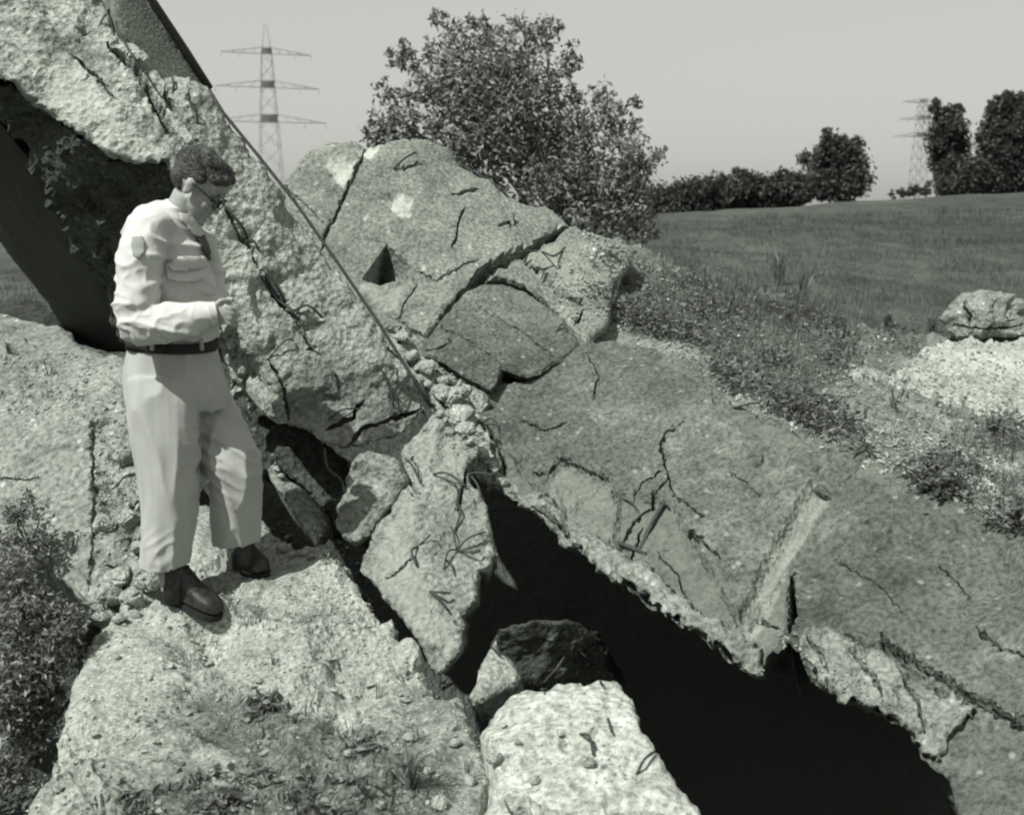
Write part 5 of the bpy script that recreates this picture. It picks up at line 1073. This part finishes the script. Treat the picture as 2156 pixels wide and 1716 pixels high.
def on_cloth(bvh, poly, off, name, mat, parent, step=4, thick=0.004):
    """a piece of cloth lying on another, following its surface"""
    B = resample(poly, step); lo, hi = B.min(0), B.max(0); gx, gy = np.meshgrid(np.arange(lo[0], hi[0], step), np.arange(lo[1], hi[1], step)); G = np.c_[gx.ravel(), gy.ravel()]; G = G[inside(G, B)]; d, _ = seg_dist(G, B); G = G[d > step * .5]
    Pn = np.concatenate([B, G]); n = len(B); r = delaunay_2d_cdt([Vector(p) for p in Pn], [(i, (i + 1) % n) for i in range(n)], [], 1, .05)
    last = None; V = []; miss = []
    for q in r[0]:
        dr = ray(q.x, q.y).normalized(); h = bvh.ray_cast(EYE, dr, 20)
        if h[0] is not None and abs((h[0] - EYE).length - 4.2) < 0.6: last = h[0] + h[1].normalized() * off - dr * off * .5; V.append(last)
        else: V.append(None); miss.append(len(V) - 1)
    good = [v for v in V if v is not None]
    for k in miss:
        dr = ray(*r[0][k]).normalized(); ref_ = min(good, key=lambda v: (v - (EYE + dr * (v - EYE).length)).length); V[k] = EYE + dr * (ref_ - EYE).length
    m = len(V); V2 = V + [v + ray(*q).normalized() * thick * 2.2 for v, q in zip(V, r[0])]; F = []
    ed = {}
    for f in r[2]:
        F.append(tuple(f)); F.append(tuple(i + m for i in f)[::-1])
        for i in range(len(f)): ed[(f[i], f[(i + 1) % len(f)])] = 1
    for (a, b) in ed:
        if (b, a) not in ed: F.append((b, a, a + m, b + m))
    return obj(name, V2, F, mat, parent)
on_cloth(SH, [(346, 556), (365, 549), (395, 546), (428, 548), (431, 562), (428, 585), (410, 594), (375, 594), (352, 588)], 0.008, 'pocket', M['shirt'], shirt)
on_cloth(SH, [(344, 553), (365, 546), (395, 542), (430, 545), (431, 560), (410, 568), (388, 574), (360, 568)], 0.016, 'pocket_flap', M['shirt'], shirt)
bt = ell(mp(388, 570, 0), (.006, .006, .006)); hb = SH.ray_cast(EYE, ray(388, 566).normalized(), 10)
if hb[0] is not None: obj('button', [v - mp(388, 570, 0) + hb[0] + hb[1] * .018 for v in bt[0]], bt[1], M['emblem'], shirt)
cf = loft(dense([RG(438, 663, -.186, 25.5, .046), RG(448, 661, -.18, 24, .043), RG(455, 660, -.176, 23.5, .042)]), ZR); obj('cuff', cf[0], cf[1], M['shirt'], shirt)
on_cloth(SH, [(279, 500), (300, 498), (305, 512), (304, 532), (293, 546), (281, 538), (277, 518)], 0.004, 'shoulder_patch', M['emblem'], shirt)
on_cloth(SH, [(372, 452), (392, 452), (412, 470), (424, 492), (412, 502), (396, 488), (380, 470)], 0.016, 'collar', M['shirt'], shirt)
on_cloth(SH, [(410, 488), (421, 486), (428, 500), (437, 525), (442, 548), (436, 549), (424, 532), (413, 508)], 0.011, 'tie', M['tie'], man)
# trousers
pel = loft(dense([RG(363, 716, .05, 86, .155), RG(364, 745, .05, 92, .162), RG(365, 790, .05, 100, .172), RG(372, 835, .045, 104, .172), RG(378, 870, .04, 98, .15)]), XR, 30)
leg_n = loft(dense([RG(345, 800, -.03, 76, .115), RG(346, 850, -.05, 74, .120), RG(350, 920, -.07, 68, .112), RG(356, 1000, -.08, 62, .105), RG(354, 1080, -.085, 57, .098), RG(351, 1150, -.09, 51, .094), RG(352, 1190, -.09, 49, .090), RG(353, 1240, -.09, 48, .088)]), XR, 26)
leg_f = loft(dense([RG(405, 800, .10, 66, .11), RG(425, 850, .12, 68, .115), RG(455, 915, .09, 62, .112), RG(483, 965, .05, 60, .108), RG(495, 1010, .05, 56, .104), RG(496, 1070, .065, 52, .096), RG(498, 1115, .08, 51, .094), RG(498, 1142, .09, 51, .092), RG(499, 1195, .10, 50, .09)]), XR, 26)
def tr_d(p, n):
    w = 0.012 * rg(noise.noise(Vector((p.x * 11, p.y * 11, p.z * 3.0 + 2)))) - 0.003
    k = max(0, 1 - (p - mp(455, 950, .06)).length / .26); w += 0.024 * k * rg(noise.noise(Vector((p.x * 7, p.y * 7, p.z * 18 + p.x * 12)))) - .004 * k
    k = max(0, 1 - (p - mp(352, 1160, -.09)).length / .16); w += 0.018 * k * rg(noise.noise(Vector((p.x * 8, p.y * 8, p.z * 20 - p.x * 15)))) - .004 * k
    k = max(0, 1 - (p - mp(400, 860, .0)).length / .25); w += 0.008 * k * noise.noise(Vector((p.x * 10, p.y * 8, p.z * 14 + p.x * 18)))
    return w
HEM_N, HEM_F = mp(352, 1190, -.09), mp(498, 1140, .09)
def hem(c):
    if (c.xy - HEM_N.xy).length < (c.xy - HEM_F.xy).length: return c.z > HEM_N.z + 0.10 * (c.x - HEM_N.x)
    return c.z > HEM_F.z + 0.05 * (c.x - HEM_F.x)
trousers, TR = fuse('trousers', [pel, leg_n, leg_f], 0.0065, M['trousers'], man, 3, tr_d, lambda c: hem(c))
sol = trousers.modifiers.new('hem', 'SOLIDIFY'); sol.thickness = 0.004
# belt with its loops
bl = loft([RG(363, 713, .05, 92, .166), RG(363, 715, .05, 94, .168), RG(364, 731, .05, 95, .170), RG(364, 733, .05, 93, .168)], XR, 40)
belt = obj('belt', bl[0], bl[1], M['belt'], man)
for x in (320, 424):
    c = None; dr = ray(x, 724).normalized(); h = BVHTree.FromPolygons([tuple(v) for v in bl[0]], bl[1]).ray_cast(EYE, dr, 10)
    if h[0] is not None:
        V, F = tube_geo([h[0] - dr * .004 + Vector((0, 0, .021)), h[0] - dr * .006, h[0] - dr * .004 - Vector((0, 0, .024))], 0.008, 6); obj('belt_loop', V, F, M['trousers'], trousers)
# boots
def boot(heel, toe, label=None):
    h, t = Vector(heel), Vector(toe); d = (t - h); L = d.length; d.normalize(); s = d.cross(ZR).normalized(); up = s.cross(d).normalized()
    prof = [(-.02, .022, .06), (.0, .035, .09), (.08, .040, .125), (.22, .042, .142), (.38, .042, .118), (.54, .046, .088), (.68, .051, .072), (.82, .052, .066), (.93, .044, .054), (1.0, .026, .036)]
    V = []; F = []; n = 18
    for (f, w, hh) in prof:
        for i in range(n):
            a = 2 * math.pi * i / n; x = math.copysign(abs(math.cos(a)) ** .75, math.cos(a)) * w; z = (math.sin(a) * .5 + .5); z = (z ** .85) * hh if math.sin(a) > -.2 else .006 + z * .02
            V.append(h + d * f * L + s * x + up * (.015 + z))
    for k in range(len(prof) - 1):
        for i in range(n): i2 = (i + 1) % n; F.append((k * n + i, k * n + i2, (k + 1) * n + i2, (k + 1) * n + i))
    F.append(tuple(range(n))[::-1]); F.append(tuple(range((len(prof) - 1) * n, len(prof) * n)))
    b = obj('boot', V, F, M['leather'], man); md = b.modifiers.new('sub', 'SUBSURF'); md.levels = 1; md.render_levels = 1
    V = []; F = []
    out = [(-.03, .02), (.0, .036), (.1, .041), (.25, .040), (.42, .040), (.6, .049), (.75, .053), (.88, .050), (.97, .036), (1.03, .012)]
    P = [(f, w) for f, w in out] + [(f, -w) for f, w in out[::-1]]
    for z in (-.002, .018):
        for f, w in P: V.append(h + d * f * L + s * w + up * (z - (.008 if z < 0 and f < .28 else 0)))
    m = len(P); F.append(tuple(range(m))); F.append(tuple(range(m, 2 * m))[::-1])
    for i in range(m): i2 = (i + 1) % m; F.append((i, i + m, i2 + m, i2))
    obj('sole', V, F, M['sock'], b, False)
    lp = []
    for k in range(4):                                                   # laces over the instep
        f = .28 + .085 * k; w = .030; hh = .150 - .019 * k
        V, F = tube_geo(smooth_path([h + d * (f * L) - s * w + up * (hh - .03), h + d * (f * L + .006) + up * (hh + .004), h + d * (f * L) + s * w + up * (hh - .03)], 3), .0036, 5); obj('lace', V, F, M['sock'], b)
    return b
def gz(px, py):
    h = cast(px, py); return h[0]
def stand(heel_px, toe_px):
    a, b = gz(*heel_px), gz(*toe_px); print('boot', a, b, (b - a).length); d = (b - a); d.normalize(); return a + Vector((0, 0, .012)), a + d * 0.252 + Vector((0, 0, .012))
boot(*stand((342, 1256), (430, 1296))); boot(*stand((494, 1192), (592, 1246)))
for (a, b) in (((366, 1180, -.09), (368, 1262, -.085)), ((508, 1130, .09), (512, 1186, .10))):
    V, F = loft([(mp(*a), .044, .050), (mp(a[0], (a[1] + b[1]) / 2, (a[2] + b[2]) / 2), .044, .05), (mp(*b), .046, .054)], XR); obj('boot_shaft', V, F, M['leather'], man)
